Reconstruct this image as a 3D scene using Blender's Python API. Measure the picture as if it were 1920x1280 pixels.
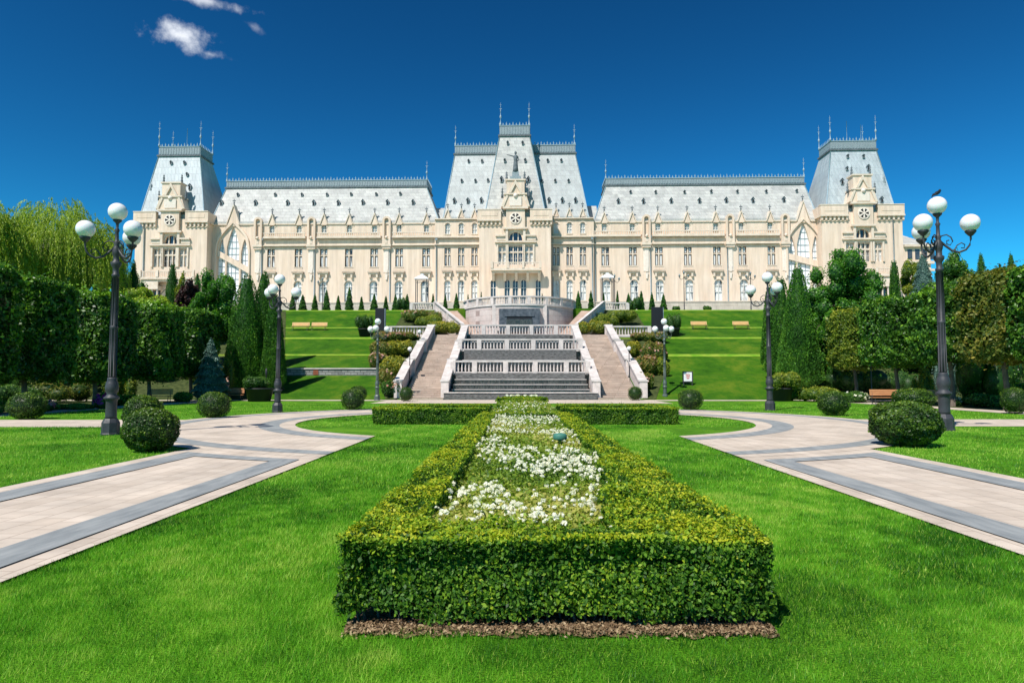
import bpy, math, random
import numpy as np
from math import radians as R, sin, cos, pi, sqrt
from mathutils import Vector, Matrix
random.seed(7); rng = np.random.default_rng(11)
S = bpy.context.scene
for o in list(bpy.data.objects): bpy.data.objects.remove(o)
# ------------------------------------------------------------ camera
CAMZ = 1.5; FPX = 1280.0; PITCH = math.atan(73/1280); YAW = math.atan(10/1280)
cam = bpy.data.cameras.new('camera'); cam.sensor_width = 36; cam.lens = 24; cam.clip_start = .05; cam.clip_end = 4000
camo = bpy.data.objects.new('camera', cam); S.collection.objects.link(camo); S.camera = camo
camo.location = (0, 0, CAMZ); camo.rotation_euler = (pi/2+PITCH, 0, YAW)
S.render.resolution_x = 1024; S.render.resolution_y = 682
# ------------------------------------------------------------ light
SUN_EL = R(53); SHX, SHY = .58, .81          # direction in which shadows fall
SUN_STR = 4.8; SKY_STR = .10
S.view_settings.view_transform = 'Standard'; S.view_settings.look = 'None'; S.view_settings.gamma = 1
S.view_settings.exposure = 0.36
W = bpy.data.worlds.new('World'); S.world = W; W.use_nodes = True
nt = W.node_tree; nt.nodes.clear()
def N_(tree, t, **k):
    n = tree.nodes.new(t)
    for a, b in k.items(): setattr(n, a, b)
    return n
sky = N_(nt, 'ShaderNodeTexSky', sky_type='NISHITA', sun_disc=False, sun_elevation=SUN_EL,
         sun_rotation=math.atan2(-SHX, -SHY), air_density=1.0, dust_density=.0, ozone_density=3.0, altitude=300)
tint = N_(nt, 'ShaderNodeMix', data_type='RGBA', blend_type='MULTIPLY'); tint.inputs[0].default_value = 1
tint.inputs[7].default_value = (2.5, 13.8, 14.2, 1)
sc_ = N_(nt, 'ShaderNodeVectorMath', operation='SCALE'); sc_.inputs['Scale'].default_value = .10; nt.links.new(sky.outputs[0], sc_.inputs[0])
gm_ = N_(nt, 'ShaderNodeGamma'); gm_.inputs[1].default_value = 1.8; nt.links.new(sc_.outputs[0], gm_.inputs[0])
nt.links.new(gm_.outputs[0], tint.inputs[6])
tc = N_(nt, 'ShaderNodeTexCoord'); 
# clouds: small cumulus puffs at fixed directions in the sky
def cloud_mask(dirv, rx, rz, ang, dens, seed):
    f = Vector(dirv).normalized(); r = f.cross(Vector((0,0,1))).normalized(); u = r.cross(f)
    rr = r*cos(ang)+u*sin(ang); uu = -r*sin(ang)+u*cos(ang)
    outs = []
    for ax, s in ((rr, rx), (uu, rz)):
        d = N_(nt, 'ShaderNodeVectorMath', operation='DOT_PRODUCT'); nt.links.new(tc.outputs['Generated'], d.inputs[0]); d.inputs[1].default_value = tuple(ax/s)
        outs.append(d.outputs['Value'])
    fd = N_(nt, 'ShaderNodeVectorMath', operation='DOT_PRODUCT'); nt.links.new(tc.outputs['Generated'], fd.inputs[0]); fd.inputs[1].default_value = tuple(f)
    c = N_(nt, 'ShaderNodeCombineXYZ'); nt.links.new(outs[0], c.inputs[0]); nt.links.new(outs[1], c.inputs[1])
    l = N_(nt, 'ShaderNodeVectorMath', operation='LENGTH'); nt.links.new(c.outputs[0], l.inputs[0])
    no = N_(nt, 'ShaderNodeTexNoise'); no.inputs['Scale'].default_value = 30; no.inputs['Detail'].default_value = 9; no.inputs['Roughness'].default_value = .62
    mp = N_(nt, 'ShaderNodeMapping'); mp.inputs['Location'].default_value = (seed, seed*2, 0); nt.links.new(tc.outputs['Generated'], mp.inputs[0]); nt.links.new(mp.outputs[0], no.inputs[0])
    m1 = N_(nt, 'ShaderNodeMath', operation='MULTIPLY_ADD'); nt.links.new(no.outputs[0], m1.inputs[0]); m1.inputs[1].default_value = -3.4; m1.inputs[2].default_value = 2.6
    m2 = N_(nt, 'ShaderNodeMath', operation='ADD'); nt.links.new(l.outputs['Value'], m2.inputs[0]); nt.links.new(m1.outputs[0], m2.inputs[1])
    mr = N_(nt, 'ShaderNodeMapRange', interpolation_type='SMOOTHSTEP'); nt.links.new(m2.outputs[0], mr.inputs[0])
    mr.inputs[1].default_value = 2.05; mr.inputs[2].default_value = .35; mr.inputs[3].default_value = 0; mr.inputs[4].default_value = dens
    g = N_(nt, 'ShaderNodeMath', operation='GREATER_THAN'); nt.links.new(fd.outputs['Value'], g.inputs[0]); g.inputs[1].default_value = .5
    m3 = N_(nt, 'ShaderNodeMath', operation='MULTIPLY'); nt.links.new(mr.outputs[0], m3.inputs[0]); nt.links.new(g.outputs[0], m3.inputs[1])
    return m3.outputs[0]
CAMM = Matrix.Rotation(YAW, 3, 'Z') @ Matrix.Rotation(pi/2+PITCH, 3, 'X')
def ray(px, py): return CAMM @ Vector(((px-960)/FPX, -(py-640)/FPX, -1))
cur = tint.outputs[2]
for (px, py, rx, rz, an, de, sd) in ((336, 66, .040, .018, -.18, .95, 0), (392, 102, .020, .007, -.1, .6, 4), (380, 1, .045, .007, 0, .7, 2), (474, 50, .012, .005, -.4, .35, 7)):
    mk = cloud_mask(ray(px, py), rx, rz, an, de, sd)
    mx = N_(nt, 'ShaderNodeMix', data_type='RGBA'); nt.links.new(mk, mx.inputs[0]); nt.links.new(cur, mx.inputs[6]); mx.inputs[7].default_value = (8.2, 8.5, 9.0, 1)
    cur = mx.outputs[2]
bg = N_(nt, 'ShaderNodeBackground'); bg.inputs[1].default_value = SKY_STR
wo = N_(nt, 'ShaderNodeOutputWorld'); nt.links.new(cur, bg.inputs[0]); nt.links.new(bg.outputs[0], wo.inputs[0])
sl = bpy.data.lights.new('sun', 'SUN'); sl.energy = SUN_STR; sl.angle = R(.53); sl.color = (1, .94, .87)
so = bpy.data.objects.new('sun', sl); S.collection.objects.link(so)
sd = Vector((SHX*cos(SUN_EL)/sqrt(SHX**2+SHY**2), SHY*cos(SUN_EL)/sqrt(SHX**2+SHY**2), -sin(SUN_EL)))
so.rotation_euler = sd.to_track_quat('-Z', 'Y').to_euler(); so.location = (-40, -40, 90)

# ------------------------------------------------------------ projection helpers (photo measurements -> real positions)
def G(px, py, z=0.0):
    r = ray(px, py); t = (z-CAMZ)/r.z; return Vector((r.x*t, r.y*t, z))
def D(px, py, d):
    r = ray(px, py); t = d/r.y; return Vector((r.x*t, d, CAMZ+r.z*t))
# ------------------------------------------------------------ objects
COL = S.collection
def tag(o, label=None, cat=None, group=None, kind=None):
    if label: o['label'] = label
    if cat: o['category'] = cat
    if group: o['group'] = group
    if kind: o['kind'] = kind
    return o
def thing(name, label, cat, loc=(0,0,0), rz=0, group=None):
    o = bpy.data.objects.new(name, None); COL.objects.link(o); o.location = loc; o.rotation_euler = (0, 0, rz); o.empty_display_size = .2
    return tag(o, label, cat, group)
def link(name, me, parent=None, loc=None):
    o = bpy.data.objects.new(name, me); COL.objects.link(o)
    if parent: o.parent = parent
    if loc is not None: o.location = loc
    return o
def copy_tree(o, parent=None):
    c = o.copy(); COL.objects.link(c); c.parent = parent
    for ch in list(o.children): copy_tree(ch, c)
    return c
class MB:
    def __init__(s): s.v = []; s.f = []; s.m = []; s.mi = 0; s.sm = []; s.smooth = False
    def add(s, vs, fs):
        b = len(s.v); s.v += [tuple(p) for p in vs]
        for f in fs: s.f.append(tuple(b+i for i in f)); s.m.append(s.mi); s.sm.append(s.smooth)
    def box(s, x0, x1, y0, y1, z0, z1):
        s.hexa([(x0,y0,z0),(x1,y0,z0),(x1,y1,z0),(x0,y1,z0)], [(x0,y0,z1),(x1,y0,z1),(x1,y1,z1),(x0,y1,z1)])
    def hexa(s, b, t):
        s.add(list(b)+list(t), [(3,2,1,0),(4,5,6,7),(0,1,5,4),(1,2,6,5),(2,3,7,6),(3,0,4,7)])
    def frus(s, u0,u1,v0,v1,z0, a0,a1,b0,b1,z1):
        s.hexa([(u0,v0,z0),(u1,v0,z0),(u1,v1,z0),(u0,v1,z0)], [(a0,b0,z1),(a1,b0,z1),(a1,b1,z1),(a0,b1,z1)])
    def prism(s, pts, y0, y1):       # polygon in xz extruded along y (pts counter-clockwise seen from -y)
        n = len(pts); s.add([(x,y0,z) for x,z in pts]+[(x,y1,z) for x,z in pts],
            [tuple(range(n)), tuple(range(2*n-1, n-1, -1))]+[((i+1)%n, i, n+i, n+(i+1)%n) for i in range(n)])
    def prismx(s, pts, x0, x1):      # polygon in yz extruded along x
        n = len(pts); s.add([(x0,y,z) for y,z in pts]+[(x1,y,z) for y,z in pts],
            [tuple(range(n-1,-1,-1)), tuple(range(n, 2*n))]+[(i, (i+1)%n, n+(i+1)%n, n+i) for i in range(n)])
    def prismz(s, pts, z0, z1):
        n = len(pts); s.add([(x,y,z0) for x,y in pts]+[(x,y,z1) for x,y in pts],
            [tuple(range(n-1,-1,-1)), tuple(range(n, 2*n))]+[(i, (i+1)%n, n+(i+1)%n, n+i) for i in range(n)])
    def lathe(s, prof, c=(0,0,0), n=16, smooth=True, sq=False):
        o = s.smooth; s.smooth = smooth; vs = []; fs = []
        off = pi/n if sq else 0
        for r, z in prof:
            for k in range(n): a = 2*pi*k/n+off; vs.append((c[0]+r*cos(a), c[1]+r*sin(a), c[2]+z))
        for i in range(len(prof)-1):
            for k in range(n): fs.append((i*n+k, i*n+(k+1)%n, (i+1)*n+(k+1)%n, (i+1)*n+k))
        fs.append(tuple(range(n-1,-1,-1))); fs.append(tuple((len(prof)-1)*n+k for k in range(n)))
        s.add(vs, fs); s.smooth = o
    def tube(s, pts, rad, n=8):
        pts = [Vector(p) for p in pts]; rr = rad if isinstance(rad, (list, tuple)) else [rad]*len(pts)
        o = s.smooth; s.smooth = True; vs = []; fs = []
        up = Vector((0,0,1))
        for i, p in enumerate(pts):
            d = (pts[min(i+1, len(pts)-1)]-pts[max(i-1, 0)]).normalized()
            a = d.cross(up) if abs(d.z) < .95 else d.cross(Vector((1,0,0)))
            a.normalize(); b = d.cross(a)
            for k in range(n): t = 2*pi*k/n; vs.append(p+a*rr[i]*cos(t)+b*rr[i]*sin(t))
        for i in range(len(pts)-1):
            for k in range(n): fs.append((i*n+k, i*n+(k+1)%n, (i+1)*n+(k+1)%n, (i+1)*n+k))
        fs.append(tuple(range(n))); fs.append(tuple((len(pts)-1)*n+k for k in range(n-1,-1,-1)))
        s.add(vs, fs); s.smooth = o
    def sphere(s, c, r, n=20, m=12, sc=(1,1,1)):
        prof = [(max(1e-4, r*sin(pi*i/m)), -r*cos(pi*i/m)) for i in range(m+1)]
        b = len(s.v); s.lathe([(p[0], p[1]*sc[2]) for p in prof], c, n)
    def build(s, name, mats, parent=None, loc=None):
        me = bpy.data.meshes.new(name); me.from_pydata(s.v, [], s.f)
        if not isinstance(mats, (list, tuple)): mats = [mats]
        for m in mats: me.materials.append(m)
        me.polygons.foreach_set('material_index', s.m); me.polygons.foreach_set('use_smooth', s.sm)
        me.validate(); me.update()
        return link(name, me, parent, loc)
def fast_mesh(name, V, F, mat, tone=None, smooth=False):    # V (n,3), F (m,k) numpy
    me = bpy.data.meshes.new(name); k = F.shape[1]
    me.vertices.add(len(V)); me.vertices.foreach_set('co', V.astype(np.float32).ravel())
    me.loops.add(F.size); me.loops.foreach_set('vertex_index', F.astype(np.int32).ravel())
    me.polygons.add(len(F)); me.polygons.foreach_set('loop_start', np.arange(0, F.size, k, dtype=np.int32))
    me.polygons.foreach_set('loop_total', np.full(len(F), k, dtype=np.int32))
    if tone is not None:
        a = me.attributes.new('tone', 'FLOAT', 'FACE'); a.data.foreach_set('value', tone.astype(np.float32))
    me.materials.append(mat); me.update(calc_edges=True); me.validate()
    if smooth: me.polygons.foreach_set('use_smooth', [True]*len(F))
    return me
# ------------------------------------------------------------ materials
def mat(name, col, rough=.7, spec=.3, metal=0, col2=None, nscale=3, bump=0, bscale=None, detail=6, emit=None, sharp=False, stretch=None, dirt=None):
    m = bpy.data.materials.new(name); m.use_nodes = True; t = m.node_tree; b = t.nodes['Principled BSDF']
    b.inputs['Base Color'].default_value = (*col, 1); b.inputs['Roughness'].default_value = rough
    b.inputs['Specular IOR Level'].default_value = spec; b.inputs['Metallic'].default_value = metal
    co = N_(t, 'ShaderNodeTexCoord'); src = co.outputs['Object']
    if stretch:
        mp = N_(t, 'ShaderNodeMapping'); mp.inputs['Scale'].default_value = stretch; t.links.new(src, mp.inputs[0]); src = mp.outputs[0]
    if col2:
        no = N_(t, 'ShaderNodeTexNoise'); no.inputs['Scale'].default_value = nscale; no.inputs['Detail'].default_value = detail; no.inputs['Roughness'].default_value = .6
        t.links.new(src, no.inputs[0]); rp = N_(t, 'ShaderNodeValToRGB'); t.links.new(no.outputs[0], rp.inputs[0])
        lo, hi = (.46, .54) if sharp else (.35, .65)
        rp.color_ramp.elements[0].position = lo; rp.color_ramp.elements[0].color = (*col, 1)
        rp.color_ramp.elements[1].position = hi; rp.color_ramp.elements[1].color = (*col2, 1)
        t.links.new(rp.outputs[0], b.inputs['Base Color'])
        m['c'] = 1
    if bump:
        n2 = N_(t, 'ShaderNodeTexNoise'); n2.inputs['Scale'].default_value = bscale or nscale*4; n2.inputs['Detail'].default_value = 5
        t.links.new(src, n2.inputs[0]); bp = N_(t, 'ShaderNodeBump'); bp.inputs['Strength'].default_value = bump; bp.inputs['Distance'].default_value = .05
        t.links.new(n2.outputs[0], bp.inputs['Height']); t.links.new(bp.outputs[0], b.inputs['Normal'])
    return m
def brickmat(name, c1, c2, mortar, scale, bw, rh, msize=.02, rough=.7, spec=.3, axes='xz', nz=.5, bump=.3, offset=.5, nscale=.6, dark=.55):
    m = bpy.data.materials.new(name); m.use_nodes = True; t = m.node_tree; b = t.nodes['Principled BSDF']
    b.inputs['Roughness'].default_value = rough; b.inputs['Specular IOR Level'].default_value = spec
    co = N_(t, 'ShaderNodeTexCoord'); sp = N_(t, 'ShaderNodeSeparateXYZ'); t.links.new(co.outputs['Object'], sp.inputs[0])
    cb = N_(t, 'ShaderNodeCombineXYZ')
    if axes == 'xz':
        ad = N_(t, 'ShaderNodeMath', operation='ADD'); t.links.new(sp.outputs[0], ad.inputs[0]); t.links.new(sp.outputs[1], ad.inputs[1])
        t.links.new(ad.outputs[0], cb.inputs[0]); t.links.new(sp.outputs[2], cb.inputs[1])
    else:
        t.links.new(sp.outputs[0], cb.inputs[1]); t.links.new(sp.outputs[1], cb.inputs[0])
    br = N_(t, 'ShaderNodeTexBrick', offset=offset); t.links.new(cb.outputs[0], br.inputs[0])
    br.inputs['Color1'].default_value = (*c1, 1); br.inputs['Color2'].default_value = (*c2, 1); br.inputs['Mortar'].default_value = (*mortar, 1)
    br.inputs['Scale'].default_value = scale; br.inputs['Mortar Size'].default_value = msize; br.inputs['Brick Width'].default_value = bw; br.inputs['Row Height'].default_value = rh
    no = N_(t, 'ShaderNodeTexNoise'); no.inputs['Scale'].default_value = nscale; no.inputs['Detail'].default_value = 8; no.inputs['Roughness'].default_value = .65; t.links.new(co.outputs['Object'], no.inputs[0])
    rp = N_(t, 'ShaderNodeMapRange'); t.links.new(no.outputs[0], rp.inputs[0]); rp.inputs[1].default_value = .3; rp.inputs[2].default_value = .7; rp.inputs[3].default_value = dark; rp.inputs[4].default_value = 1.12
    mx = N_(t, 'ShaderNodeMix', data_type='RGBA', blend_type='MULTIPLY'); mx.inputs[0].default_value = nz
    t.links.new(br.outputs[0], mx.inputs[6]); t.links.new(rp.outputs[0], mx.inputs[7]); t.links.new(mx.outputs[2], b.inputs['Base Color'])
    if bump:
        bp = N_(t, 'ShaderNodeBump'); bp.inputs['Strength'].default_value = bump; bp.inputs['Distance'].default_value = .02; bp.invert = True
        t.links.new(br.outputs['Fac'], bp.inputs['Height']); t.links.new(bp.outputs[0], b.inputs['Normal'])
    return m
def leafmat(name, cols, rough=.45, transl=.3, spec=.35):
    m = bpy.data.materials.new(name); m.use_nodes = True; t = m.node_tree; b = t.nodes['Principled BSDF']
    at = N_(t, 'ShaderNodeAttribute', attribute_name='tone'); rp = N_(t, 'ShaderNodeValToRGB'); t.links.new(at.outputs['Fac'], rp.inputs[0])
    cr = rp.color_ramp; cr.elements[0].color = (*cols[0], 1); cr.elements[1].color = (*cols[-1], 1)
    for i, c in enumerate(cols[1:-1]): e = cr.elements.new((i+1)/(len(cols)-1)); e.color = (*c, 1)
    b.inputs['Roughness'].default_value = rough; b.inputs['Specular IOR Level'].default_value = spec
    t.links.new(rp.outputs[0], b.inputs['Base Color'])
    tr = N_(t, 'ShaderNodeBsdfTranslucent'); ms = N_(t, 'ShaderNodeMixShader'); ms.inputs[0].default_value = transl
    mu = N_(t, 'ShaderNodeMix', data_type='RGBA', blend_type='MULTIPLY'); mu.inputs[0].default_value = 1; mu.inputs[7].default_value = (1.35, 1.5, .6, 1)
    t.links.new(rp.outputs[0], mu.inputs[6]); t.links.new(mu.outputs[2], tr.inputs[0])
    out = t.nodes['Material Output']; t.links.new(b.outputs[0], ms.inputs[1]); t.links.new(tr.outputs[0], ms.inputs[2]); t.links.new(ms.outputs[0], out.inputs[0])
    return m
M = {}
M['plaster'] = mat('cream_plaster', (.735,.575,.44), .85, .15, col2=(.79,.645,.52), nscale=.6, bump=.08, bscale=3, stretch=(1,1,.45))
def streaks(m, amt=.28):
    t = m.node_tree; b = t.nodes['Principled BSDF']; src = b.inputs['Base Color'].links[0].from_socket
    co = N_(t, 'ShaderNodeTexCoord'); mp = N_(t, 'ShaderNodeMapping'); mp.inputs['Scale'].default_value = (1.6,1.6,.10); t.links.new(co.outputs['Object'], mp.inputs[0])
    no = N_(t, 'ShaderNodeTexNoise'); no.inputs['Scale'].default_value = 1; no.inputs['Detail'].default_value = 8; no.inputs['Roughness'].default_value = .7; t.links.new(mp.outputs[0], no.inputs[0])
    mr = N_(t, 'ShaderNodeMapRange'); mr.inputs[1].default_value = .35; mr.inputs[2].default_value = .6; mr.inputs[3].default_value = 1-amt; mr.inputs[4].default_value = 1.03; t.links.new(no.outputs[0], mr.inputs[0])
    mx = N_(t, 'ShaderNodeMix', data_type='RGBA', blend_type='MULTIPLY'); mx.inputs[0].default_value = 1; t.links.new(src, mx.inputs[6]); t.links.new(mr.outputs[0], mx.inputs[7]); t.links.new(mx.outputs[2], b.inputs['Base Color'])
streaks(M['plaster'], .20)
M['stone'] = mat('cream_stone_trim', (.63,.52,.41), .8, .2, col2=(.74,.64,.53), nscale=1.5, bump=.1)
M['relief'] = mat('white_relief_stone', (.72,.62,.53), .8, .2, col2=(.80,.72,.63), nscale=4, bump=.15, bscale=9)
M['stone_dark'] = mat('sooty_stone_trim', (.36,.285,.215), .85, .15, col2=(.52,.43,.34), nscale=1.2, bump=.1)
M['plinth'] = brickmat('plinth_ashlar', (.52,.46,.38), (.60,.54,.45), (.33,.29,.24), 1, 1.4, .6, .012, nz=.6)
M['zinc_white'] = brickmat('pale_zinc_sheets', (.42,.42,.40), (.53,.525,.49), (.33,.33,.32), 1, 1.15, .62, .026, rough=.55, spec=.25, nz=.75, nscale=.55, dark=.78)
M['zinc_grey'] = brickmat('blue_grey_zinc_sheets', (.41,.46,.48), (.47,.525,.54), (.32,.37,.40), 1, .62, 1.3, .03, rough=.5, spec=.35, nz=.4, nscale=.35, dark=.7, offset=.4)
M['zinc_mid'] = brickmat('grey_zinc_sheets', (.41,.43,.42), (.46,.485,.475), (.34,.36,.365), 1, .8, 1.0, .03, rough=.5, spec=.3, nz=.5, nscale=.4, dark=.7, offset=.4)
for k_ in ('zinc_white','zinc_grey','zinc_mid'): streaks(M[k_], .15)
M['crest'] = mat('dull_zinc_crest', (.17,.215,.24), .55, .4, col2=(.34,.40,.42), nscale=9, bump=.4, bscale=14)
M['crest_dark'] = mat('dark_zinc_lip', (.09,.11,.12), .6, .3, col2=(.15,.175,.19), nscale=2)
M['finial'] = mat('pale_blue_zinc', (.22,.32,.38), .5, .4, col2=(.34,.44,.48), nscale=4)
M['dark'] = mat('dark_opening', (.02,.02,.022), .6, .2)
M['brownframe'] = mat('brown_window_frame', (.075,.050,.036), .55, .3, col2=(.12,.085,.065), nscale=2)
M['whiteframe'] = mat('white_window_frame', (.62,.60,.56), .6, .3)
def panemat():
    m = bpy.data.materials.new('curtained_glass'); m.use_nodes = True; t = m.node_tree; b = t.nodes['Principled BSDF']
    oi = N_(t, 'ShaderNodeObjectInfo'); co = N_(t, 'ShaderNodeTexCoord')
    mp = N_(t, 'ShaderNodeMapping'); mp.inputs['Scale'].default_value = (5, 5, .6); t.links.new(co.outputs['Object'], mp.inputs[0])
    no = N_(t, 'ShaderNodeTexNoise', noise_dimensions='4D'); no.inputs['Scale'].default_value = .8; no.inputs['Detail'].default_value = 3
    ml = N_(t, 'ShaderNodeMath', operation='MULTIPLY'); ml.inputs[1].default_value = 50; t.links.new(oi.outputs['Random'], ml.inputs[0]); t.links.new(ml.outputs[0], no.inputs['W']); t.links.new(mp.outputs[0], no.inputs[0])
    rp = N_(t, 'ShaderNodeValToRGB'); e = rp.color_ramp.elements; e[0].position = .36; e[0].color = (.03,.035,.04,1); e[1].position = .46; e[1].color = (.70,.69,.66,1)
    t.links.new(no.outputs[0], rp.inputs[0]); t.links.new(rp.outputs[0], b.inputs['Base Color']); b.inputs['Roughness'].default_value = .12
    b.inputs['Specular IOR Level'].default_value = .6
    return m
M['pane'] = panemat()
M['darkpane'] = mat('dark_glass', (.025,.035,.045), .08, .8, col2=(.09,.10,.11), nscale=1.4)
M['bigpane'] = mat('milky_glass', (.80,.81,.82), .5, .15, col2=(.86,.86,.87), nscale=.5)
M['balustrade'] = mat('pinkish_white_stone', (.52,.465,.435), .8, .2, col2=(.70,.62,.57), nscale=2.5, bump=.15)
M['cap'] = mat('weathered_coping', (.46,.42,.39), .8, .2, col2=(.66,.61,.57), nscale=1.4, bump=.15)
M['drum'] = brickmat('pink_stone_blocks', (.56,.47,.43), (.62,.535,.49), (.36,.28,.25), 1, .9, .62, .015, nz=.5, nscale=1.2)
M['stair'] = mat('pinkish_stair_stone', (.50,.36,.28), .8, .2, col2=(.64,.49,.40), nscale=1.1, bump=.15, stretch=(1,1,1))
M['steps'] = brickmat('stair_risers', (.50,.39,.31), (.60,.48,.385), (.28,.20,.155), 1, 1.3, .16757, .010, nz=.7, nscale=1.0, bump=.2)
M['marble'] = mat('wet_grey_marble', (.07,.067,.064), .45, .2, col2=(.19,.185,.178), nscale=6, bump=.2, stretch=(.6,1,2))
M['niche_marble'] = mat('dark_blue_marble_panel', (.045,.055,.07), .4, .3, col2=(.12,.135,.155), nscale=3)
M['falls'] = mat('falling_water', (.014,.014,.014), .15, .6, col2=(.095,.088,.08), nscale=5, bump=.5, stretch=(3,3,.5), detail=9)
M['water'] = mat('basin_water', (.03,.035,.04), .06, .8, col2=(.10,.11,.12), nscale=2, bump=.3)
M['iron'] = mat('dark_grey_cast_iron', (.032,.034,.040), .5, .35, col2=(.05,.052,.058), nscale=5, bump=.1)
M['irongreen'] = mat('greenish_cast_iron', (.055,.085,.075), .45, .5, col2=(.09,.12,.105), nscale=5)
M['globe'] = mat('opal_globe', (.80,.80,.80), .22, .5); 
M['globe'].node_tree.nodes['Principled BSDF'].inputs['Subsurface Weight'].default_value = .25
M['black'] = mat('matt_black', (.012,.014,.018), .6, .3)
M['wood'] = mat('varnished_bench_wood', (.40,.17,.07), .5, .4, col2=(.52,.25,.11), nscale=2, stretch=(1,8,8))
M['wood_light'] = mat('pale_bench_wood', (.66,.38,.15), .5, .4, col2=(.74,.48,.22), nscale=2, stretch=(1,8,8))
M['whitepaint'] = mat('white_board', (.78,.78,.78), .5, .3)
M['redpaint'] = mat('red_lettering', (.55,.08,.07), .5, .3)
M['teal'] = mat('teal_plastic', (.045,.16,.12), .55, .3, col2=(.06,.20,.15), nscale=4)
M['rust'] = mat('rusty_panel', (.22,.07,.04), .8, .2, col2=(.30,.11,.06), nscale=4)
M['rubble'] = brickmat('grey_rubble_wall', (.26,.27,.26), (.40,.40,.38), (.14,.14,.13), 1, .55, .22, .03, nz=.8, nscale=2, dark=.4)
M['soil'] = mat('dry_mulch', (.10,.062,.035), .95, .1, col2=(.24,.165,.09), nscale=14, bump=.8, bscale=30)
M['groundcover'] = mat('low_ground_cover', (.03,.045,.014), .9, .1, col2=(.075,.095,.03), nscale=3, bump=.8, bscale=12)
M['darksoil'] = mat('dark_soil', (.045,.032,.022), .95, .1, col2=(.09,.065,.04), nscale=3, bump=.6)  # dark brown bare soil
M['bark'] = mat('grey_bark', (.09,.07,.055), .9, .1, col2=(.17,.14,.11), nscale=8, bump=.6, stretch=(1,1,.3))
M['pot'] = mat('dark_planter', (.03,.03,.033), .6, .3)
# paving: pale stamped slabs with slate bands
M['pave'] = brickmat('pale_paving', (.565,.48,.385), (.635,.55,.45), (.44,.365,.29), 1, .37, .30, .010, axes='xy', nz=.95, bump=.15, nscale=.9, dark=.70)
M['band'] = mat('slate_band', (.195,.215,.22), .75, .2, col2=(.31,.33,.325), nscale=2.2, bump=.15, stretch=(2.5,.5,1), detail=8)
def grassmat(nm='lawn_grass', cs=((.045,.155,.006),(.09,.26,.010),(.18,.39,.022)), sc=.55, stretch=None):
    m = bpy.data.materials.new(nm); m.use_nodes = True; t = m.node_tree; b = t.nodes['Principled BSDF']
    co = N_(t, 'ShaderNodeTexCoord'); a = N_(t, 'ShaderNodeTexNoise'); a.inputs['Scale'].default_value = sc; a.inputs['Detail'].default_value = 10; a.inputs['Roughness'].default_value = .75
    t.links.new(co.outputs['Object'], a.inputs[0]); rp = N_(t, 'ShaderNodeValToRGB'); e = rp.color_ramp.elements
    e[0].position = .36; e[0].color = (*cs[0],1); e[1].position = .66; e[1].color = (*cs[2],1)
    x = e.new(.5); x.color = (*cs[1],1)
    t.links.new(a.outputs[0], rp.inputs[0])
    f = N_(t, 'ShaderNodeTexNoise'); f.inputs['Scale'].default_value = 60; f.inputs['Detail'].default_value = 4; t.links.new(co.outputs['Object'], f.inputs[0])
    mr = N_(t, 'ShaderNodeMapRange'); t.links.new(f.outputs[0], mr.inputs[0]); mr.inputs[1].default_value = .35; mr.inputs[2].default_value = .65; mr.inputs[3].default_value = .55; mr.inputs[4].default_value = 1.3
    mx = N_(t, 'ShaderNodeMix', data_type='RGBA', blend_type='MULTIPLY'); mx.inputs[0].default_value = 1; t.links.new(rp.outputs[0], mx.inputs[6]); t.links.new(mr.outputs[0], mx.inputs[7])
    t.links.new(mx.outputs[2], b.inputs['Base Color']); b.inputs['Roughness'].default_value = .8; b.inputs['Specular IOR Level'].default_value = .1
    bp = N_(t, 'ShaderNodeBump'); bp.inputs['Strength'].default_value = .9; bp.inputs['Distance'].default_value = .04; t.links.new(f.outputs[0], bp.inputs['Height']); t.links.new(bp.outputs[0], b.inputs['Normal'])
    return m
M['grass'] = grassmat()
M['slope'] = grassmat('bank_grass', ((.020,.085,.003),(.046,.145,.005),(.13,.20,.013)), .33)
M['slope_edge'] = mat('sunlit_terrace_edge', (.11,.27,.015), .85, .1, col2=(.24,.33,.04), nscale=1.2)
def blademat():      # blades follow the same clumpy variation as the lawn
    m = leafmat('grass_blades', [(.018,.10,.004),(.075,.275,.010),(.175,.46,.022),(.38,.54,.08)], rough=.5, transl=.3, spec=.25)
    return m
M['blade'] = blademat()
M['box_leaf'] = leafmat('box_hedge_leaves', [(.016,.055,.006),(.045,.13,.012),(.12,.25,.018),(.25,.37,.018),(.46,.47,.024)], rough=.5, transl=.28, spec=.22)
M['ball_leaf'] = leafmat('clipped_box_leaves', [(.012,.036,.006),(.035,.085,.010),(.085,.165,.014),(.20,.28,.02)], rough=.45, transl=.22)
M['linden_leaf'] = leafmat('linden_leaves', [(.018,.062,.010),(.045,.135,.015),(.13,.28,.022),(.30,.50,.035)], rough=.4, transl=.25)
M['maple_leaf'] = leafmat('maple_leaves', [(.018,.075,.010),(.045,.17,.014),(.10,.28,.02),(.20,.40,.03)], rough=.45, transl=.35)
M['yellow_leaf'] = leafmat('yellowing_leaves', [(.04,.09,.012),(.13,.20,.018),(.27,.32,.03),(.44,.40,.05)], rough=.5, transl=.3)
M['brown_leaf'] = leafmat('scorched_leaves', [(.03,.07,.012),(.10,.15,.02),(.22,.21,.03),(.38,.30,.06)], rough=.5, transl=.3)
M['thuja_leaf'] = leafmat('thuja_sprays', [(.014,.065,.006),(.038,.14,.010),(.085,.23,.014),(.17,.33,.022)], rough=.6, transl=.12)
M['spruce_leaf'] = leafmat('blue_spruce_needles', [(.05,.11,.09),(.10,.19,.15),(.19,.31,.26),(.34,.46,.40)], rough=.6, transl=.1)
M['willow_leaf'] = leafmat('willow_leaves', [(.11,.19,.016),(.23,.34,.025),(.37,.48,.04),(.52,.58,.07)], rough=.5, transl=.4)
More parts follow.
